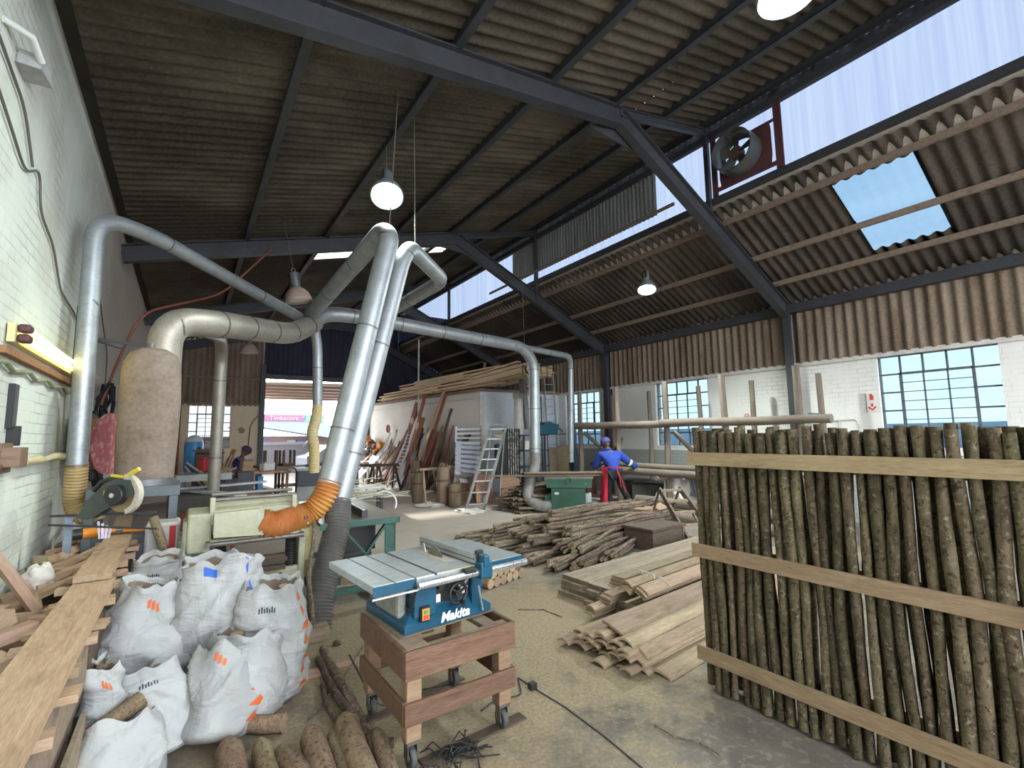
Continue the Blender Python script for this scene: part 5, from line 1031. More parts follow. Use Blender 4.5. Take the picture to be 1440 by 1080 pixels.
def figure(label,base,rz,J,jac,tro,cap,kind='worker',shoes=mBoot,glove=None):
    e=thing('person',base,rz,label=label,cat='person'); g=lambda k: V(J[k])
    N=['pel','spi','che','nec','hea','rs','re','rh','ls','le','lh','rhip','rk','ra','rt','lhip','lk','la','lt']
    R=dict(pel=(.115,.12),spi=(.11,.13),che=(.12,.145),nec=.05,hea=.07,rs=.07,re=.042,rh=.03,ls=.07,le=.042,lh=.03,rhip=.085,rk=.058,ra=.04,rt=.035,lhip=.085,lk=.058,la=.04,lt=.035)
    E_=[('pel','spi'),('spi','che'),('che','nec'),('nec','hea'),('che','rs'),('rs','re'),('re','rh'),('che','ls'),('ls','le'),('le','lh'),('pel','rhip'),('rhip','rk'),('rk','ra'),('ra','rt'),('pel','lhip'),('lhip','lk'),('lk','la'),('la','lt')]
    ix={n:i for i,n in enumerate(N)}
    body=skin('body',[g(n) for n in N],[(ix[a],ix[b]) for a,b in E_],[R[n] for n in N],mSkin,e)
    def sub(name,ns,mat,grow,over={}):
        i2={n:i for i,n in enumerate(ns)}; return skin(name,[over.get(n,g(n)) for n in ns],[(i2[a],i2[b]) for a,b in E_ if a in i2 and b in i2],[tuple(x+grow for x in (R[n] if hasattr(R[n],'__len__') else (R[n],R[n]))) for n in ns],mat,e)
    cut=lambda a,b,t: g(a).lerp(g(b),t)
    sub('jacket',['pel','spi','che','rs','re','rh','ls','le','lh'],jac,.042,{'rh':cut('re','rh',.72),'lh':cut('le','lh',.78),'pel':cut('pel','spi',-.45)})
    sub('trousers',['pel','rhip','rk','ra','lhip','lk','la'],tro,.022,{'pel':cut('pel','spi',.1)})
    # head with face, ears, nose
    h=g('hea'); d=V(J['look']).normalized(); side=V((-d.y,d.x,0)).normalized(); up=side.cross(d)*-1; up=up if up.z>0 else -up; RM=Matrix((d,side,up)).transposed()
    m=MB(); m.lathe([(math.sin(PI*i/12)*(.078 if i<7 else .082)+1e-5,-math.cos(PI*i/12)*.115) for i in range(13)],n=20)
    for i,p in enumerate(m.v): m.v[i]=tuple(h+RM@V((p[0]*1.25+(.012 if p[2]<-.03 and p[0]>0 else 0),p[1],p[2])))
    m.tube([h+RM@V((.09,0,.02)),h+RM@V((.112,0,-.02)),h+RM@V((.092,0,-.028))],[.008,.014,.01],8)
    for s in (-1,1): m.tube([h+RM@V((.0,.078*s,.015)),h+RM@V((-.008,.09*s,-.01))],[.018,.014],8)
    hd=m.build('head',mSkin,e,smooth=True)
    for s in (-1,1): MB().lathe([(1e-4,-.008),(.008,0),(1e-4,.008)],h+RM@V((.086,.03*s,.02)),10).build('eye',mWhiteM,hd)
    MB().tube([h+RM@V((.086,-.025,-.05)),h+RM@V((.092,0,-.052)),h+RM@V((.086,.025,-.05))],.006,6).build('mouth',flatm('lips',(.12,.04,.035)),hd)
    m=MB(); m.lathe([(.098,.0),(.104,.03),(.098,.075),(.07,.115),(.03,.13),(1e-4,.132)],n=24)
    m.v=[tuple(h+RM@V((p[0]*1.25,p[1]*1.02,p[2]*1.1+.0))) for p in m.v]; o=len(m.v); A=[math.radians(-62+124*i/10) for i in range(11)]
    br=[h+RM@V((.108*math.cos(a),.09*math.sin(a),.02)) for a in A]+[h+RM@V((.045+.14*math.cos(a)**.7 if math.cos(a)>0 else .1,.095*math.sin(a),.008)) for a in A]
    m.add(br,[(i,i+1,12+i,11+i) for i in range(10)]); m.build('cap',cap,e,smooth=60)
    # hands with five fingers
    for hn,en,sd in (('rh','re',1),('lh','le',-1)):
        w=g(hn); x=(g(hn)-g(en)).normalized(); z=V((0,0,1)); y=z.cross(x).normalized(); z=x.cross(y); HM=Matrix((x,y,z)).transposed(); m=MB()
        pv=[(0,-.03,-.012),(0,.03,-.012),(.085,.04,-.012),(.085,-.04,-.012),(0,-.028,.014),(0,.028,.014),(.085,.038,.012),(.085,-.038,.012)]
        m.add([w+HM@V(p) for p in pv],[(3,2,1,0),(4,5,6,7),(0,1,5,4),(1,2,6,5),(2,3,7,6),(3,0,4,7)])
        for k,L in enumerate((.062,.075,.08,.07)):
            yy=-.03+.02*k; m.tube([w+HM@V((.075,yy,0)),w+HM@V((.085+L*.45,yy,-.005)),w+HM@V((.085+L*.8,yy,-.028)),w+HM@V((.085+L*.85,yy,-.05))],[.011,.0105,.009,.007],8)
        m.tube([w+HM@V((.02,sd*.03,-.005)),w+HM@V((.05,sd*.062,-.015)),w+HM@V((.085,sd*.07,-.03))],[.014,.012,.009],8); m.build('hand',glove or mSkin,e,smooth=True)
    for an,tn in (('ra','rt'),('la','lt')):
        a=g(an);t=g(tn); m=MB(); m.tube([a+V((0,0,.03)),a+V((0,0,-.03)),a.lerp(t,.5)+V((0,0,-.012)),t+V((0,0,-.01))],[.05,.056,.05,.038],12); m.build('boot',shoes,e,smooth=True)
    return e,g
JW=dict(pel=(0,0,.86),spi=(-.01,.08,1.03),che=(-.02,.18,1.20),nec=(-.05,.26,1.34),hea=(-.09,.31,1.50),rs=(.19,.20,1.24),re=(.42,.26,1.06),rh=(.70,.36,.90),ls=(-.23,.22,1.23),le=(-.35,.32,1.0),lh=(-.30,.52,.90),
        rhip=(.10,0,.82),rk=(.20,-.02,.46),ra=(.40,-.12,.09),rt=(.46,.05,.035),lhip=(-.10,.0,.82),lk=(-.11,.07,.46),la=(-.09,-.02,.09),lt=(-.15,.14,.035),look=(-.55,.8,-.45))
wk,g=figure('worker in blue jacket, purple cap and red apron bending over green machine',(7.95,7.62,0),-math.radians(34.45),JW,mJac,mTro,mCap,glove=None)
for a,b,t in (('re','rh',.02),('le','lh',.35)):
    p=g(a).lerp(g(b),t); d=(g(b)-g(a)).normalized(); P('reflective_band',MB().cyl(p-d*.03,p+d*.03,.083,n=20,cap=False),mHi,wk,smooth=True)
p=g('rk').lerp(g('ra'),.72); d=(g('ra')-g('rk')).normalized(); P('reflective_band',MB().cyl(p-d*.03,p+d*.03,.082,n=20,cap=False),mHi,wk,smooth=True)
m=MB(); rows=[]
for j in range(9):
    t=j/8; z=.98-.80*t
    for i in range(8):
        a=math.radians(120+i*17); r=.19+.03*t+.012*math.sin(i*2+t*3); rows.append((math.cos(a)*r*1.15-.03-.03*t,.04-math.sin(-a)*r*.9*1.0-.05*t,z))
vs=rows; m.add(vs,[(j*8+i,j*8+i+1,(j+1)*8+i+1,(j+1)*8+i) for j in range(8) for i in range(7)]); ap=P('apron',m,mRedA,wk,smooth=True)
P('apron_string',MB().tube([(-.17,-.05,.97),(0,-.155,.98),(.15,-.06,.97)],.011,6).tube([(.03,-.16,.97),(.10,-.165,.75),(.12,-.15,.55)],.012,6).tube([(.03,-.16,.97),(.15,-.17,.7),(.22,-.16,.42)],.008,6),mRedA,ap)
P('collar',MB().torus(g('nec')+V((0,-.01,.0)),.062,.032,18,8,Matrix.Rotation(-.5,3,'X')),mJac,wk,smooth=True)
JM=dict(pel=(0,0,.80),spi=(.06,0,.98),che=(.14,0,1.16),nec=(.20,0,1.28),hea=(.27,0,1.40),rs=(.14,-.19,1.18),re=(.30,-.22,.98),rh=(.48,-.12,.98),ls=(.14,.19,1.18),le=(.32,.2,1.0),lh=(.5,.1,1.0),rhip=(0,-.1,.78),rk=(.04,-.11,.44),ra=(.0,-.11,.09),rt=(.15,-.11,.035),lhip=(0,.1,.78),lk=(.05,.11,.44),la=(.0,.11,.09),lt=(.15,.11,.035),look=(.8,0,-.55))
m2,g2=figure('man in blue and red work clothes bending over a bench at the back left',(1.05,14.35,.0),-.1,JM,dirty('navy_red_cloth',(.03,.05,.22),(.40,.05,.05),4,.85,thr=(.5,.56)),dirty('red_trousers',(.30,.03,.03),None,5),flatm('dark_cap',(.06,.03,.07),.8))
# ================================================================ things leaning on the store partition
tl=(pf-pc).normalized(); nl=V((-1,-.1125,0)).normalized()   # along and out of the partition
def onpart(y,off,z): 
    t=(y-12.5)/8; return V((7.4-.9*t-.16,y,z))+nl*off
def lean(name,y0,y1,off,z1,w,t,mat,label,cat='board',top=.03,z0=0.):
    p0=onpart(y0,off,z0); p1=onpart(y1,top,z1); L=(p1-p0).length; d=board_mesh(name,L,w,t,mat,end=mCut); x=(p1-p0).normalized(); y=tl; y=(y-x*y.dot(x)).normalized(); z=x.cross(y)
    M=Matrix.Translation(p0)@Matrix((x,y,z)).transposed().to_4x4(); return inst(name,d,M,label,cat)
mWh=dirty('white_board',(.66,.66,.66),(.52,.5,.48),4,.6)
for a in ((19.6,19.0,1.2,1.35,.16,.03,mPineP,'pale batten board leaning by the bright doorway'),(18.9,18.3,1.15,1.4,.6,.03,mWh,'big white panel leaning by the doorway'),(18.1,17.6,.95,1.35,.30,.03,mPlankGrey,'grey frame board leaning beside the white panel'),(17.6,17.0,.9,1.2,.3,.03,mDarkW,'dark board leaning behind the trestles'),
          (16.9,16.6,.75,1.5,.10,.03,mPineP,'thin pale board left of the black ladder'),(17.2,15.9,.8,2.62,.16,.035,mRedW,'reddish plank leaning on partition, leftmost of the tall ones'),(16.4,15.95,.7,2.95,.28,.03,mRedW,'broad reddish board leaning on the partition'),(15.7,15.4,.75,3.2,.20,.03,mRedW,'tallest reddish board leaning behind the slatted ladder'),(16.0,15.6,.6,2.4,.40,.02,mRedW,'wide dark red sheet leaning on the partition'),
          (15.0,14.2,.85,3.2,.13,.04,mPineP,'tall pale-edged plank leaning on the partition'),(14.7,14.05,.75,3.15,.14,.04,mRedW,'tall orange-brown plank beside pale-edged one'),(14.35,13.75,.55,2.6,.12,.04,mDarkW,'dark thin plank leaning right of the tall orange-brown one'),(14.9,14.7,.25,1.9,.9,.015,mRedW,'reddish plywood sheet flat against the partition'),(13.6,12.95,.75,1.75,.10,.04,mDarkW,'dark batten leaning near louvred panel'),(13.5,12.75,.6,1.78,.12,.04,mDarkW,'second dark batten leaning near louvred panel'),
          (14.3,14.1,.9,1.2,.10,.03,mPlankGrey,'short grey board among the leaning planks'),(13.9,13.5,.8,1.1,.12,.03,mPlankGrey,'short weathered board left of the baskets')):
    lean('leaning_board',*a)
random.seed(91)
for k in range(16):
    y=13.0+k*.32+rnd(-.1,.1); lean('leaning_batten',y+rnd(.1,.5),y,rnd(.35,.75),rnd(.9,2.1),rnd(.05,.11),.03,[mDarkW,mPlankGrey,mRedW][k%3],'narrow offcut batten leaning low against the store partition','batten')['group']='narrow battens leaning on the partition'
# slatted black and white ladder leaning
def ladder(name,p0,p1,w,n,mat,label,wd=None,rw=.02,rd=.06,parts=('stile','rung')):
    e=thing(name,p0,label=label,cat='ladder'); p0=V(p0);p1=V(p1); wd=V(wd or tl).normalized()*w/2
    for s in (-1,1): P(parts[0],MB().bar(p0+wd*s,p1+wd*s,.03,rd,up=(0,0,1)),mat,e,world=True)
    for k in range(n):
        c=p0.lerp(p1,(k+.6)/n); P(parts[1],MB().bar(c-wd,c+wd,rd*.8,rw),mat,e,world=True)
    return e
ladder('white_ladder',onpart(16.1,1.0,0),onpart(15.9,.25,1.95),.42,16,mWh,'narrow white ladder with many rungs leaning on reddish boards')
lean('leaning_board',15.9,15.7,.85,1.85,.5,.015,mBlack,'black sheet behind the narrow white ladder')
ladder('timber_ladder',onpart(18.0,.35,.9),onpart(17.6,.12,1.9),.55,5,mWh,'short whitish window frame leaning high on the partition')
# louvred white panel, aluminium steps
lp_=thing('louvred_panel',(6.3,11.4,0),label='white louvred shutter panel leaning in front of partition corner',cat='panel')
def fromtri(c0,cx,cz): return c0
q0,q1,q2,q3=V((5.83,11.2,.55)),V((6.62,11.2,.38)),V((6.95,11.75,2.0)),V((6.17,11.75,1.97))
mVin=dirty('white_vinyl',(.58,.60,.66),(.46,.48,.52),5,.5)
P('panel_sheet',MB().add([q0,q1,q1.lerp(q2,.72),q0.lerp(q3,.72)],[(0,1,2,3)]).add([q0+V((0,.03,0)),q1+V((0,.03,0)),q1.lerp(q2,.72)+V((0,.03,0)),q0.lerp(q3,.72)+V((0,.03,0))],[(0,1,2,3)]),mVin,lp_,world=True)
for k in range(12):
    t=.05+k*.082; a=q0.lerp(q3,t);b=q1.lerp(q2,t)
    P('slat',MB().bar(a,b,.05,.05) if t>.7 else MB().bar(a+V((0,-.03,0)),b+V((0,-.03,0)),.03,.035),mVin,lp_,world=True)
    if t<.7:
        m=MB()
        for j in range(14): c=a.lerp(b,.22+.055*j); m.box(c+V((0,-.03,.055)),(.012,.02,.05))
        P('louvre_slots',m,flatm('slot_blue_grey',(.18,.2,.26)),lp_,world=True)
P('stile',MB().bar(q1,q2,.05,.06),mPlankGrey,lp_,world=True); P('stile',MB().bar(q0.lerp(q3,.7),q3,.05,.06),mVin,lp_,world=True)
mAlu=dirty('dull_aluminium_paint',(.42,.43,.42),(.33,.33,.31),5,.45,.4)
sl2=ladder('aluminium_step_ladder',(5.56,9.70,0),(6.66,10.35,1.98),.42,8,mAlu,'grey aluminium step ladder in front of the louvred panel',wd=(.8,-.25,0),rw=.025,rd=.09)
for s in (-1,1): P('rear_stile',MB().bar(V((6.70,10.40,1.95))+V((.16*s,-.05*s,0)),V((6.0,9.85,0))+V((.2*s+.1,-.06*s,0)),.03,.06),mAlu,sl2,world=True)
P('top_platform',MB().box((6.70,10.36,2.0),(.38,.22,.03)),mAlu,sl2,world=True); P('bottle_tray',MB().box((6.62,10.3,1.70),(.30,.2,.03)),flatm('yellow_tray',(.6,.42,.05)),sl2,world=True)
# baskets / round log tubs
for x,y,h,r,l in ((5.55,10.65,.55,.15,'pale wooden tub standing left of aluminium steps, nearest'),(5.42,11.05,.95,.16,'taller log tub behind the nearest one'),(5.15,12.0,.75,.14,'tub at the left end of the group of log tubs'),(5.85,13.8,1.0,.15,'log tub in the gap before reddish planks')):
    e=thing('log_tub',(x,y,0),label=l,cat='tub'); P('tub_body',MB().lathe([(r*.9,0),(r,.02),(r*1.02,h*.5),(r,h),(r*.85,h),(r*.8,h*.9)],n=20),dirty('tub_wood',(.25,.18,.12),(.12,.085,.055),9,.8,0,.3,mul=(1,1,.2)),e,smooth=50); P('hoop',MB().lathe([(r*1.03,h*.62),(r*1.06,h*.62),(r*1.06,h*.67),(r*1.03,h*.67)],n=20),mDarkW,e)
    m=MB(); [m.cyl((rnd(-.08,.08),rnd(-.08,.08),h*.5),(rnd(-.1,.1),rnd(-.1,.1),h+rnd(.02,.12)),.025,n=8) for _ in range(7)]; P('kindling',m,mTwig,e)
for k,(x,y,h,a) in enumerate(((5.2,11.3,.9,.3),(5.75,11.6,.85,-.2),(6.05,11.0,.7,.1))):
    e=thing('trestle_frame',(x,y,0),a,label=('brown trestle frame behind log tubs, left','brown trestle frame behind log tubs, middle','brown trestle frame beside the white panel foot')[k],cat='trestle')
    for s in (-1,1): P('leg',MB().bar((s*.24,-.1,0),(s*.16,.1,h),.04,.05),mPlankGrey,e); 
    P('top_bar',MB().b2((-.3,.06,h-.04),(.3,.14,h+.02)),mPlankGrey,e); P('cross_bar',MB().b2((-.22,-.03,h*.35),(.22,.02,h*.35+.05)),mPlankGrey,e)
for k,(p,w,h,l) in enumerate((((6.35,10.55,0),.5,.72,'pinkish plywood sheet leaning behind the aluminium steps'),((6.1,11.5,0),.7,.9,'orange-brown board leaning under louvred panel'),((7.0,10.3,0),.62,.62,'brown board pair standing under the stringed black panels'))):
    tag(MB().bar(V(p)+V((0,0,0)),V(p)+V((.12,.25,h)),w,.02,up=(0,1,0)).build('plywood_sheet',wood('plywood_pink',(.34,.17,.11),(.46,.27,.19),.15)),l,'sheet')
crumple('white_sheet',(5.5,9.75,0),(.30,.42,.07),mRag,'white plastic sheet on the floor in front of the steps','sheet',11,30,.5,.1); crumple('white_sheet',(5.15,11.2,0),(.38,.34,.08),mRag,'white crumpled sheet on the floor left of the tubs','sheet',15,30,.5,.1)
# string of black panels
e=thing('stringed_panel',(7.4,10.8,0),label='black panel hung with speckled white cords beside the steel shelf',cat='panel'); P('black_board',MB().b2((-.32,0,.5),(.26,.02,1.9)),mBlack,e); 
mCord=dirty('speckled_cord',(.7,.68,.6),(.02,.02,.02),14,.7,0,0,thr=(.48,.52))
for k in range(6): P('cord',MB().cyl((-.14+.075*k,-.02,.52),(-.14+.075*k,-.02,1.9),.012,n=6),mCord,e)
tag(MB().b2((6.75,10.6,.6),(7.02,10.75,1.5)).build('dark_coat',mBlack,bevel=.05,seg=3),'black cloth hanging behind the aluminium steps','cloth')
# steel shelf with machines
e=thing('steel_shelf',(8.0,10.8,0),label='dark open steel shelf left of the tall duct drop',cat='shelf')
for x in (-.36,.36):
    for y in (-.2,.25): P('upright',MB().b2((x-.02,y-.02,0),(x+.02,y+.02,1.72)),mSteel,e)
for z in (.4,.85,1.3,1.72): P('shelf_board',MB().b2((-.42,-.24,z-.02),(.5,.28,z+.01)),mSteel,e)
for k,(x,z,c,l) in enumerate(((-.1,.41,mJunk,'dark bundle on lowest shelf'),(.15,.86,mRag,'pale bag on the middle steel shelf'),(-.12,1.31,mRag,'pale carton on the upper steel shelf'))): tag(MB().b2((8.0+x-.14,10.7,z),(8.0+x+.14,10.95,z+.26)).build('shelf_box',c,bevel=.03,seg=2),l,'box')
e=thing('column_drill',(7.72,10.95,1.74),label='tall white-columned drill press head standing on the steel shelf',cat='drill'); P('column',MB().cyl((-.0,.0,0),(-.0,.0,1.15),.13,n=24),dirty('off_white_enamel',(.55,.55,.5),(.42,.41,.37),5),e,smooth=50); P('cap_ring',MB().cyl((-.0,0,1.0),(-.0,0,1.16),.155,n=24),dirty('grey_enamel',(.42,.42,.38),None,5),e,smooth=50)
P('arm',MB().bar((.25,-.1,.15),(.12,.0,1.75),.16,.16),dirty('grey_casting',(.20,.20,.20),None,4),e,bevel=.02); P('drive_belt',MB().bar((.42,-.05,.10),(.17,.0,1.5),.03,.03),mWhiteM,e)
e=thing('teal_machine',(8.45,10.75,1.74),label='teal blue machine body on the steel shelf beside white column',cat='machine'); P('housing',MB().prism([(-.25,0),(.35,0),(.40,.25),(.05,.34),(-.22,.22)],-.18,.18,axes='xz'),flatm('teal_paint',(.02,.11,.16),.45),e,bevel=.02,seg=2); P('lever',MB().tube([(.35,0,.1),(.5,-.1,.16),(.62,-.1,.08)],.018,8),mBlack,e,smooth=True); P('tray',MB().b2((-.3,-.25,-.02),(.62,.2,.0)),mBlack,e)
for k,(x,y,w,h,m_,l) in enumerate(((8.95,10.9,.34,1.35,mPlankGrey,'tall brown plywood sheet standing right of tall duct'),(9.4,11.0,.42,1.38,wood('khaki_ply',(.22,.17,.10),(.36,.29,.18),.1),'khaki plywood sheet standing near the tall ladders'),(9.5,10.2,.85,.6,mRedW,'pinkish-brown low panel behind the green machine'))):
    tag(MB().bar((x,y,0),(x+.05,y+.12,h),w,.02,up=(0,1,0)).build('standing_sheet',m_),l,'sheet')
ladder('extension_ladder',(9.9,12.05,0.02),(10.0,12.4,3.75),.34,15,mAlu,'long aluminium ladder upright in the far right corner',wd=(1,-.2,0),rd=.05); ladder('extension_ladder',(9.35,12.2,0.02),(9.5,12.42,3.0),.36,10,mFrameG,'thin dark upright ladder left of the long aluminium one',wd=(1,0,0),rd=.03)
for k,(x,y,h,l) in enumerate(((10.25,11.5,2.0,'blue-grey sheet steel strip standing by the far window'),(10.1,11.2,1.1,'short dark board standing in the far right corner'))): tag(MB().bar((x,y,0),(x+.08,y+.1,h),.25,.02,up=(0,1,0)).build('standing_strip',flatm('blue_grey_steel%d'%k,(.10,.14,.20),.5,.3)),l,'strip')
# bark slabs heaped left of the green machine
random.seed(31)
slb=[board_mesh('bark_slab',1.5,w,.02,mTwig,end=mCut,arch=.02) for w in (.12,.16)]
for k in range(34):
    lay=k//6; inst('bark_slab',slb[k%2],Matrix.Translation((6.15+rnd(-.15,.2)+.03*lay,9.5-(k%6)*.16+rnd(-.05,.05),.02+.085*lay))@Euler((rnd(-.4,.4),rnd(-.1,.06),rnd(-.35,.25))).to_matrix().to_4x4(),'rough bark slab in the heap left of the green machine','slab','bark slabs heaped left of the green machine')
# loft timbers ------------------------------------------------------
random.seed(17); mLoft=wood('loft_pine',(.52,.38,.23),(.74,.58,.39),.12)
lt_=[board_mesh('loft_timber',L,.14,.045,mLoft,end=mCut) for L in (4.2,4.8)]
for k in range(46):
    col,lay=k%5,k//5
    y0=(19.8-rnd(0,1.6)) if lay<5 and k%2==0 else 17.2-rnd(0,1.6)
    b=onpart(y0,.10-.18*col,3.19+.05*lay); d=V((.115,-1,0)).normalized(); inst('loft_timber',lt_[k%2],along(b,b+d*4+V((0,0,.02))),'long pale timber stacked on top of the store room','timber','pale timbers stacked on store roof')
for k in range(34):
    col,lay=k%6,k//6; b=V((7.20+.17*col,14.2,3.22+.05*lay)); e_=V((7.12+.20*col,9.7+rnd(0,1.1)+.12*lay,3.30+.052*lay)); inst('loft_timber',lt_[0],along(b,e_),'pale timber jutting forward beyond the store room corner','timber','timbers jutting out over the store corner')
pole((7.6,12.6,3.2),(7.3,12.1,3.9),.05,'short brown post poking up above the loft timbers','loft_post',0)
for k in range(5): inst('loft_board',pk[k%3],along((7.5+.3*k,13.0,3.75),(9.3+.2*k,12.7,3.8))@Matrix.Diagonal((.7,1,1,1)),'brown board lying across the loft stack near the roof','board','brown boards lying across the loft stack')
m=MB(); N=14; vs=[]
for j in range(N):
    for i in range(8): t=j/(N-1); s=i/7; vs.append((7.3+.55*s+.05*math.sin(j*1.3+i),9.9+.5*s-.1*math.sin(i*2.),3.62-.95*t*(.4+.6*abs(math.sin(s*2.2+.4)))+.04*math.sin(j*.9+i*2)))
m.add(vs,[(j*8+i,j*8+i+1,(j+1)*8+i+1,(j+1)*8+i) for j in range(N-1) for i in range(7)]); tag(m.build('hanging_sheet',dirty('brown_plastic_sheet',(.30,.23,.18),(.20,.15,.12),4,.5),smooth=True),'brownish plastic sheet hanging off the timber ends over the corner','sheet')
tag(MB().cyl(onpart(15.75,.12,0),onpart(15.75,.12,5.2),.03,n=10).build('partition_post',mTrimW),'thin white pipe post rising in front of the partition','post')
m=MB(); m.torus(onpart(18.2,.05,2.05),.13,.035,20,8,Matrix.Rotation(PI/2,3,'Y')); tag(m.build('rope_coil',mRedW,smooth=True),'brown coil hanging on the partition','coil')
# tools heaped on the partition by the doorway
random.seed(41); mats=[mJunk,mRag,mOr2,mRedW,mSteel]
for k in range(14):
    c=onpart(18.6+rnd(0,1.5),.12+rnd(0,.15),1.35+rnd(-.3,.45)); s=rnd(.09,.17); crumple('hanging_tool',c,(s,s*1.2,s),mats[k%5],'small tool hung in the cluttered group by the doorway','tool',k,12,.6,1.0)['group']='tools hung by the doorway'
e=thing('tool_bench',onpart(19.3,.45,0),0,label='small bench under the hanging tools by the doorway',cat='bench'); P('bench_top',MB().b2((-.3,-.6,.72),(.3,.6,.77)),mPine,e)
for x in (-.26,.26):
    for y in (-.55,.55): P('leg',MB().b2((x-.03,y-.03,0),(x+.03,y+.03,.72)),mWh,e)
# trestles by the door
for k,(x,y,a) in enumerate(((4.95,15.6,.2),(5.35,15.2,.15))):
    e=thing('saw_horse',(x,y,0),a,label=('brown saw horse near the doorway, left one','brown saw horse near the doorway, right one')[k],cat='saw horse')
    P('top_beam',MB().b2((-.5,-.05,.78),(.5,.05,.86)),mDarkW,e)
    for sx in (-1,1):
        for sy in (-1,1): P('leg',MB().bar((sx*.38,sy*.03,.8),(sx*.46,sy*.28,0),.05,.05),mDarkW,e)
        P('cross_bar',MB().bar((sx*.43,-.18,.3),(sx*.43,.18,.3),.04,.04),mDarkW,e)
# ================================================================ clutter at the back left
e=thing('blue_tank',(.22,17,0),label='blue pressure tank with a white top by the back window',cat='tank'); mTB=dirty('tank_blue',(.07,.30,.62),(.05,.22,.5),3,.4); P('tank_body',MB().lathe([(0,.75),(.22,.78),(.245,.9),(.245,1.55),(.22,1.7),(.12,1.8),(0,1.83)],n=28),mTB,e,smooth=True); P('tank_top',MB().lathe([(.235,1.66),(.20,1.76),(.1,1.84),(0,1.86)],n=28),flatm('pale_tank_top',(.6,.62,.68)),e,smooth=True)  # upper shell of the tank in a paler tone
P('tank_frame',MB().b2((-.2,-.2,0),(-.15,.2,.8)).b2((.15,-.2,0),(.2,.2,.8)),mTB,e); P('pressure_gauge',MB().cyl((.12,-.26,1.45),(.12,-.24,1.45),.06,n=16).bar((-.05,-.27,1.4),(.2,-.27,1.42),.03,.03),mJunk,e)
def bench(name,c,s,top,leg,label,cat='bench',rz=0,th=.05,shelf=None):
    e=thing(name,(c[0],c[1],0),rz,label=label,cat=cat); w,d,h=s; P('top',MB().b2((-w/2,-d/2,h-th),(w/2,d/2,h)),top,e)
    for x in (-1,1):
        for y in (-1,1): P('leg',MB().b2((x*(w/2-.08)-.03,y*(d/2-.08)-.03,0),(x*(w/2-.08)+.03,y*(d/2-.08)+.03,h-th)),leg,e)
    if shelf: P('shelf',MB().b2((-w/2+.05,-d/2+.05,shelf),(w/2-.05,d/2-.05,shelf+.04)),top,e)
    return e
mGreyT=dirty('grey_machine',(.30,.32,.30),(.2,.2,.19),4,.5,.2)
bench('machine_bench',(.25,10.9),(1.0,.5,1.07),mGreyT,mJunk,'long grey machine bed behind the dust bag','bench',.12,.12)
bench('work_bench',(1.0,11.6),(1.1,.7,.62),mJunk,mJunk,'low black bench with machine parts in front of bending man','bench',.05,.28,.1)
bench('work_bench',(1.55,13.6),(1.4,.8,.92),mPine,mPineP,'pale work bench beside the bending man','bench')
bench('work_bench',(2.45,14.2),(.9,.7,.98),mPlankGrey,mDarkW,'open bench with crossed rails left of the grey cabinet table','bench',0,.06,.45)
e=bench('saw_table',(3.05,12.9),(1.5,1.0,.98),mGreyT,mDarkW,'table with grey side panels near the doorway','table',-.12,.05); P('side_panel',MB().b2((-.72,-.48,0),(-.66,.45,.93)).b2((-.7,-.5,.35),(.7,-.46,.93)),dirty('dark_blue_grey',(.07,.07,.09),None,4),e); P('front_panel',MB().b2((-.73,-.52,0),(-.15,-.49,.55)),mGreyT,e)
bench('low_table',(3.4,11.0),(.9,.5,.62),dirty('pale_top',(.6,.6,.66),None,3,.3),mJunk,'low pale-topped table under the yellow hose','table',-.1)
m=MB(); m.torus((2.62,12.75,1.03),.13,.012,20,6,Matrix.Rotation(.25,3,'X')).b2((2.58,12.7,.98),(2.66,12.8,1.03)); tag(m.build('metal_ring',mSteel),'dark metal ring lying on grey table near the doorway','ring')
for k,(x,y,l) in enumerate(((1.95,14.6,'upturned stool on the bench in the doorway, left'),(2.35,14.5,'upturned stool on the bench in the doorway, right'))):
    e=thing('upturned_stool',(x,y,.98),.2*k,label=l,cat='stool'); P('seat',MB().b2((-.17,-.17,0),(.17,.17,.06)),mDarkW,e)
    for a in (-1,1):
        for b in (-1,1): P('leg',MB().b2((a*.14-.025,b*.14-.025,.06),(a*.14+.025,b*.14+.025,.42)),mDarkW,e)
tag(MB().add([(-.12,8.9,.95),(.55,9.1,.95),(1.25,9.9,1.0),(1.2,10.1,1.0),(.5,9.35,.95),(.1,9.3,.95),(.95,8.35,.92),(.85,8.2,.92)],[(0,1,4,5)]).bar((-.1,9.35,.93),(1.2,9.4,.97),.18,.03).bar((-.05,9.4,.93),(.72,8.2,.88),.20,.03).build('angled_board',dirty('lilac_white_board',(.58,.58,.64),None,4)),'white L-shaped counter boards behind the cream planer','board')
bench('machine_stand',(.35,8.9),(.8,.8,.88),mJunk,mRedW,'dark reddish machine stand under the white L-shaped boards','stand',.0,.2,.3)
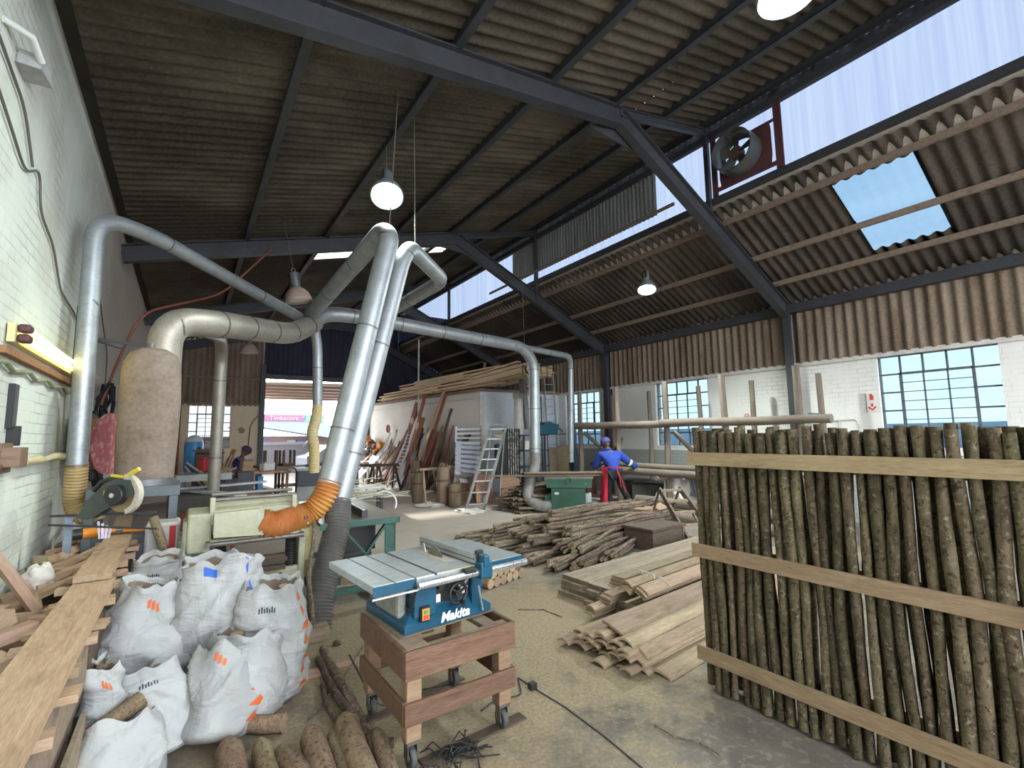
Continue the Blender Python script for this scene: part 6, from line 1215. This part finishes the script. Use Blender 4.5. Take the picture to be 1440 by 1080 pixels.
for k,(x,y,z,s,m_,l) in enumerate(((.95,9.3,.0,(.3,.25,.78),mCard,'upright brown carton behind the cream planer'),(1.05,11.5,.62,(.3,.3,.42),mSteel,'black metal box on low black bench'),(.75,11.4,.62,(.3,.35,.3),mJunk,'dark motor lump on low black bench'),(1.35,11.6,.62,(.12,.12,.3),flatm('blue_can',(.05,.2,.4)),'small blue can on low black bench'),(1.25,13.3,.92,(.25,.2,.3),mPine,'pale board piece on pale work bench'),(1.75,13.6,.92,(.3,.2,.2),mWhiteM,'white box on the pale work bench'),(.5,13.2,.0,(.5,.5,.9),mJunk,'dark machine block left of bending man'),(.62,16.6,.0,(.5,.5,1.45),mPlankGrey,'brown shelving block right of the blue tank'),(.5,14.9,0.9,(.4,.2,.35),mSR,'red toolbox on the shelving at the back'))):
    e=thing('storage_box' if k!=1 else 'metal_box',(x,y,z),.1*k,label=l,cat='box'); P('box_body',MB().b2((-s[0]/2,-s[1]/2,0),(s[0]/2,s[1]/2,s[2])),m_,e,bevel=.015); P('lid',MB().b2((-s[0]/2-.006,-s[1]/2-.006,s[2]*.9),(s[0]/2+.006,s[1]/2+.006,s[2]*.93)),mSteel,e)
random.seed(77)
for k in range(10):
    inst('stored_offcut',blk[k%4],Matrix.Translation((.55+rnd(-.2,.2),12.2+rnd(-.3,.3),.62+rnd(0,.3)))@Euler((rnd(-1,1),rnd(-1.2,-.4),rnd(0,3))).to_matrix().to_4x4(),'timber offcut piled on the machines at the back left','offcut','offcuts piled at the back left')
for k in range(6):
    inst('stored_offcut',blk[k%4],Matrix.Translation((.75+.05*k,14.2,.75))@Euler((0,-1.2,.3*k)).to_matrix().to_4x4()@Matrix.Diagonal((1.2,1.5,1,1)),'pale offcut standing by the blue tank','offcut','pale offcuts standing by blue tank')
tag(MB().b2((-.3,20.30,0),(-.17,20.4,4.0)).build('brown_post',mRedW),'reddish timber post left of the back window','post')
tag(MB().cyl((1.72,20.45,2.05),(1.72,20.48,2.05),.12,n=5).build('wall_patch',mPlankGrey),'dark patch on cream brick by the doorway','patch')
tag(MB().tube(fillet([(2.25,20.4,2.6),(2.0,20.4,2.3),(1.95,20.4,1.3)],.3),.015,6).build('hanging_cable',mBlack,smooth=True),'black cable curving down beside the doorway','cable')
# ================================================================ outside
mRoofX=flatm('pale_roof',(0.179,0.221,0.252),.9); mOut=flatm('pale_wall',(0.158,0.147,0.168),.9); mOutW=flatm('outdoor_white',(0.210,0.210,0.221),.9)
e=thing('awning',(4.4,23.2,3.9),label='slatted awning roof over the yard outside doorway',cat='awning'); P('awning_sheet',MB().add([(1.5,21.2,3.98),(9,21.2,4.15),(9,26.2,3.8),(1.5,25.0,3.6)],[(0,1,2,3)]),flatm('awning_sheet',(0.420,0.357,0.294)),e,world=True)
for k in range(5): P('awning_rafter',MB().bar((1.5,21.6+.8*k,3.88-.06*k),(9,21.9+.95*k,3.98-.07*k),.08,.1),flatm('awning_wood',(0.252,0.168,0.126)),e,world=True)
e=thing('yard_wall',(5,26,0),label='pale panel wall across the yard',cat='wall'); P('wall_panel',MB().b2((1.0,26,0),(5.2,26.1,1.45)),mOut,e,world=True); P('coping',MB().b2((1.0,25.95,1.42),(5.0,26.15,1.55)),mOutW,e,world=True); P('gate_post',MB().b2((5.2,25.95,0),(5.32,26.1,1.6)).bar((4.9,26,1.3),(5.35,26,1.75),.1,.1),mOutW,e,world=True)
e=thing('steel_gate',(5.9,26,0),label='white-framed grey gate beside the yard wall',cat='gate'); P('gate_panel',MB().b2((5.35,26.02,.1),(6.2,26.05,1.4)),flatm('gate_grey',(0.116,0.120,0.137)),e,world=True); P('gate_frame',MB().b2((6.5,25.9,0),(6.56,26,2.0)).b2((6.2,25.9,0),(6.24,26,1.5)).b2((7.1,25.9,0),(7.16,26,2.0)),mOutW,e,world=True); P('red_sign',MB().b2((5.62,25.97,1.0),(5.98,26.0,1.2)),flatm('pink_red',(0.231,0.063,0.074)),e,world=True)
e=thing('neighbour_building',(6,32,0),label='brick building with a long pale sloping roof across the street',cat='building'); P('brick_wall',MB().b2((0,32.5,0),(16,33,1.9)),flatm('pale_brick',(0.126,0.074,0.067)),e,world=True); P('roof',MB().prism([(2.0,2.42),(3.6,2.45),(7.6,1.75),(16,1.7),(16,2.45),(3,2.55)],31.5,34,axes='xz'),mRoofX,e,world=True)
for x,c in ((3.8,(.22,.22,.45)),(5.2,(.5,.55,.6)),(5.8,(.15,.15,.5)),(6.4,(.2,.2,.45))): P('window',MB().b2((x,32.4,1.1),(x+.5,32.5,1.65)),flatm('pane_%d'%int(x*10),tuple(v*.3 for v in c)),e,world=True)
e=thing('billboard',(6.2,36,0),label='pink, green and white billboard above the roofs outside',cat='sign'); P('board',MB().b2((4.3,36,2.62),(8.2,36.05,3.4)),flatm('sign_pale',(0.168,0.179,0.221)),e,world=True); P('pink_field',MB().b2((4.35,35.96,2.95),(6.75,36,3.38)),flatm('sign_pink',(0.179,0.063,0.116)),e,world=True); P('green_field',MB().b2((6.95,35.96,2.9),(8.15,36,3.35)),flatm('sign_green',(0.105,0.189,0.116)),e,world=True); P('stripe',MB().prism([(6.72,2.9),(6.8,2.9),(6.98,3.38),(6.9,3.38)],35.94,35.96,axes='xz'),flatm('sign_blue',(0.063,0.105,0.189)),e,world=True)
t=txt('Timbacore',.42,flatm('sign_letters',(0.294,0.273,0.294)),e,(-.65,-.08,3.13),(PI/2,0,0),.01,'sign_lettering')
P('sign_post',MB().b2((4.9,36,0),(5.0,36.1,2.62)).b2((7.5,36,0),(7.6,36.1,2.62)),flatm('post_grey',(0.500,0.500,0.500)),e,world=True)
e=thing('parked_car',(6.6,24.6,0),.15,label='pale blue-white car parked outside, partly behind the ducts',cat='car'); mCar=flatm('car_white',(0.189,0.200,0.231),.6)
P('car_body',MB().prism([(-2,.3),(2,.3),(2.05,.75),(1.2,.9),(.6,1.35),(-1.0,1.38),(-1.6,.95),(-2.05,.85)],-.8,.8,axes='xz'),mCar,e,bevel=.06,seg=3); P('window_glass',MB().prism([(1.05,.92),(.58,1.28),(-.95,1.3),(-1.4,.95)],-.81,.81,axes='xz'),flatm('car_glass',(0.063,0.095,0.126),.4),e)
for x in (-1.3,1.3):
    for y in (-.75,.75): P('wheel',MB().cyl((x,y-.1,.32),(x,y+.1,.32),.32,n=24),mBlack,e)
tag(MB().cyl((8.4,27,0),(8.4,27,3.2),.06,n=10).build('lamp_post',mOut),'thin pale pole in the yard outside','pole')
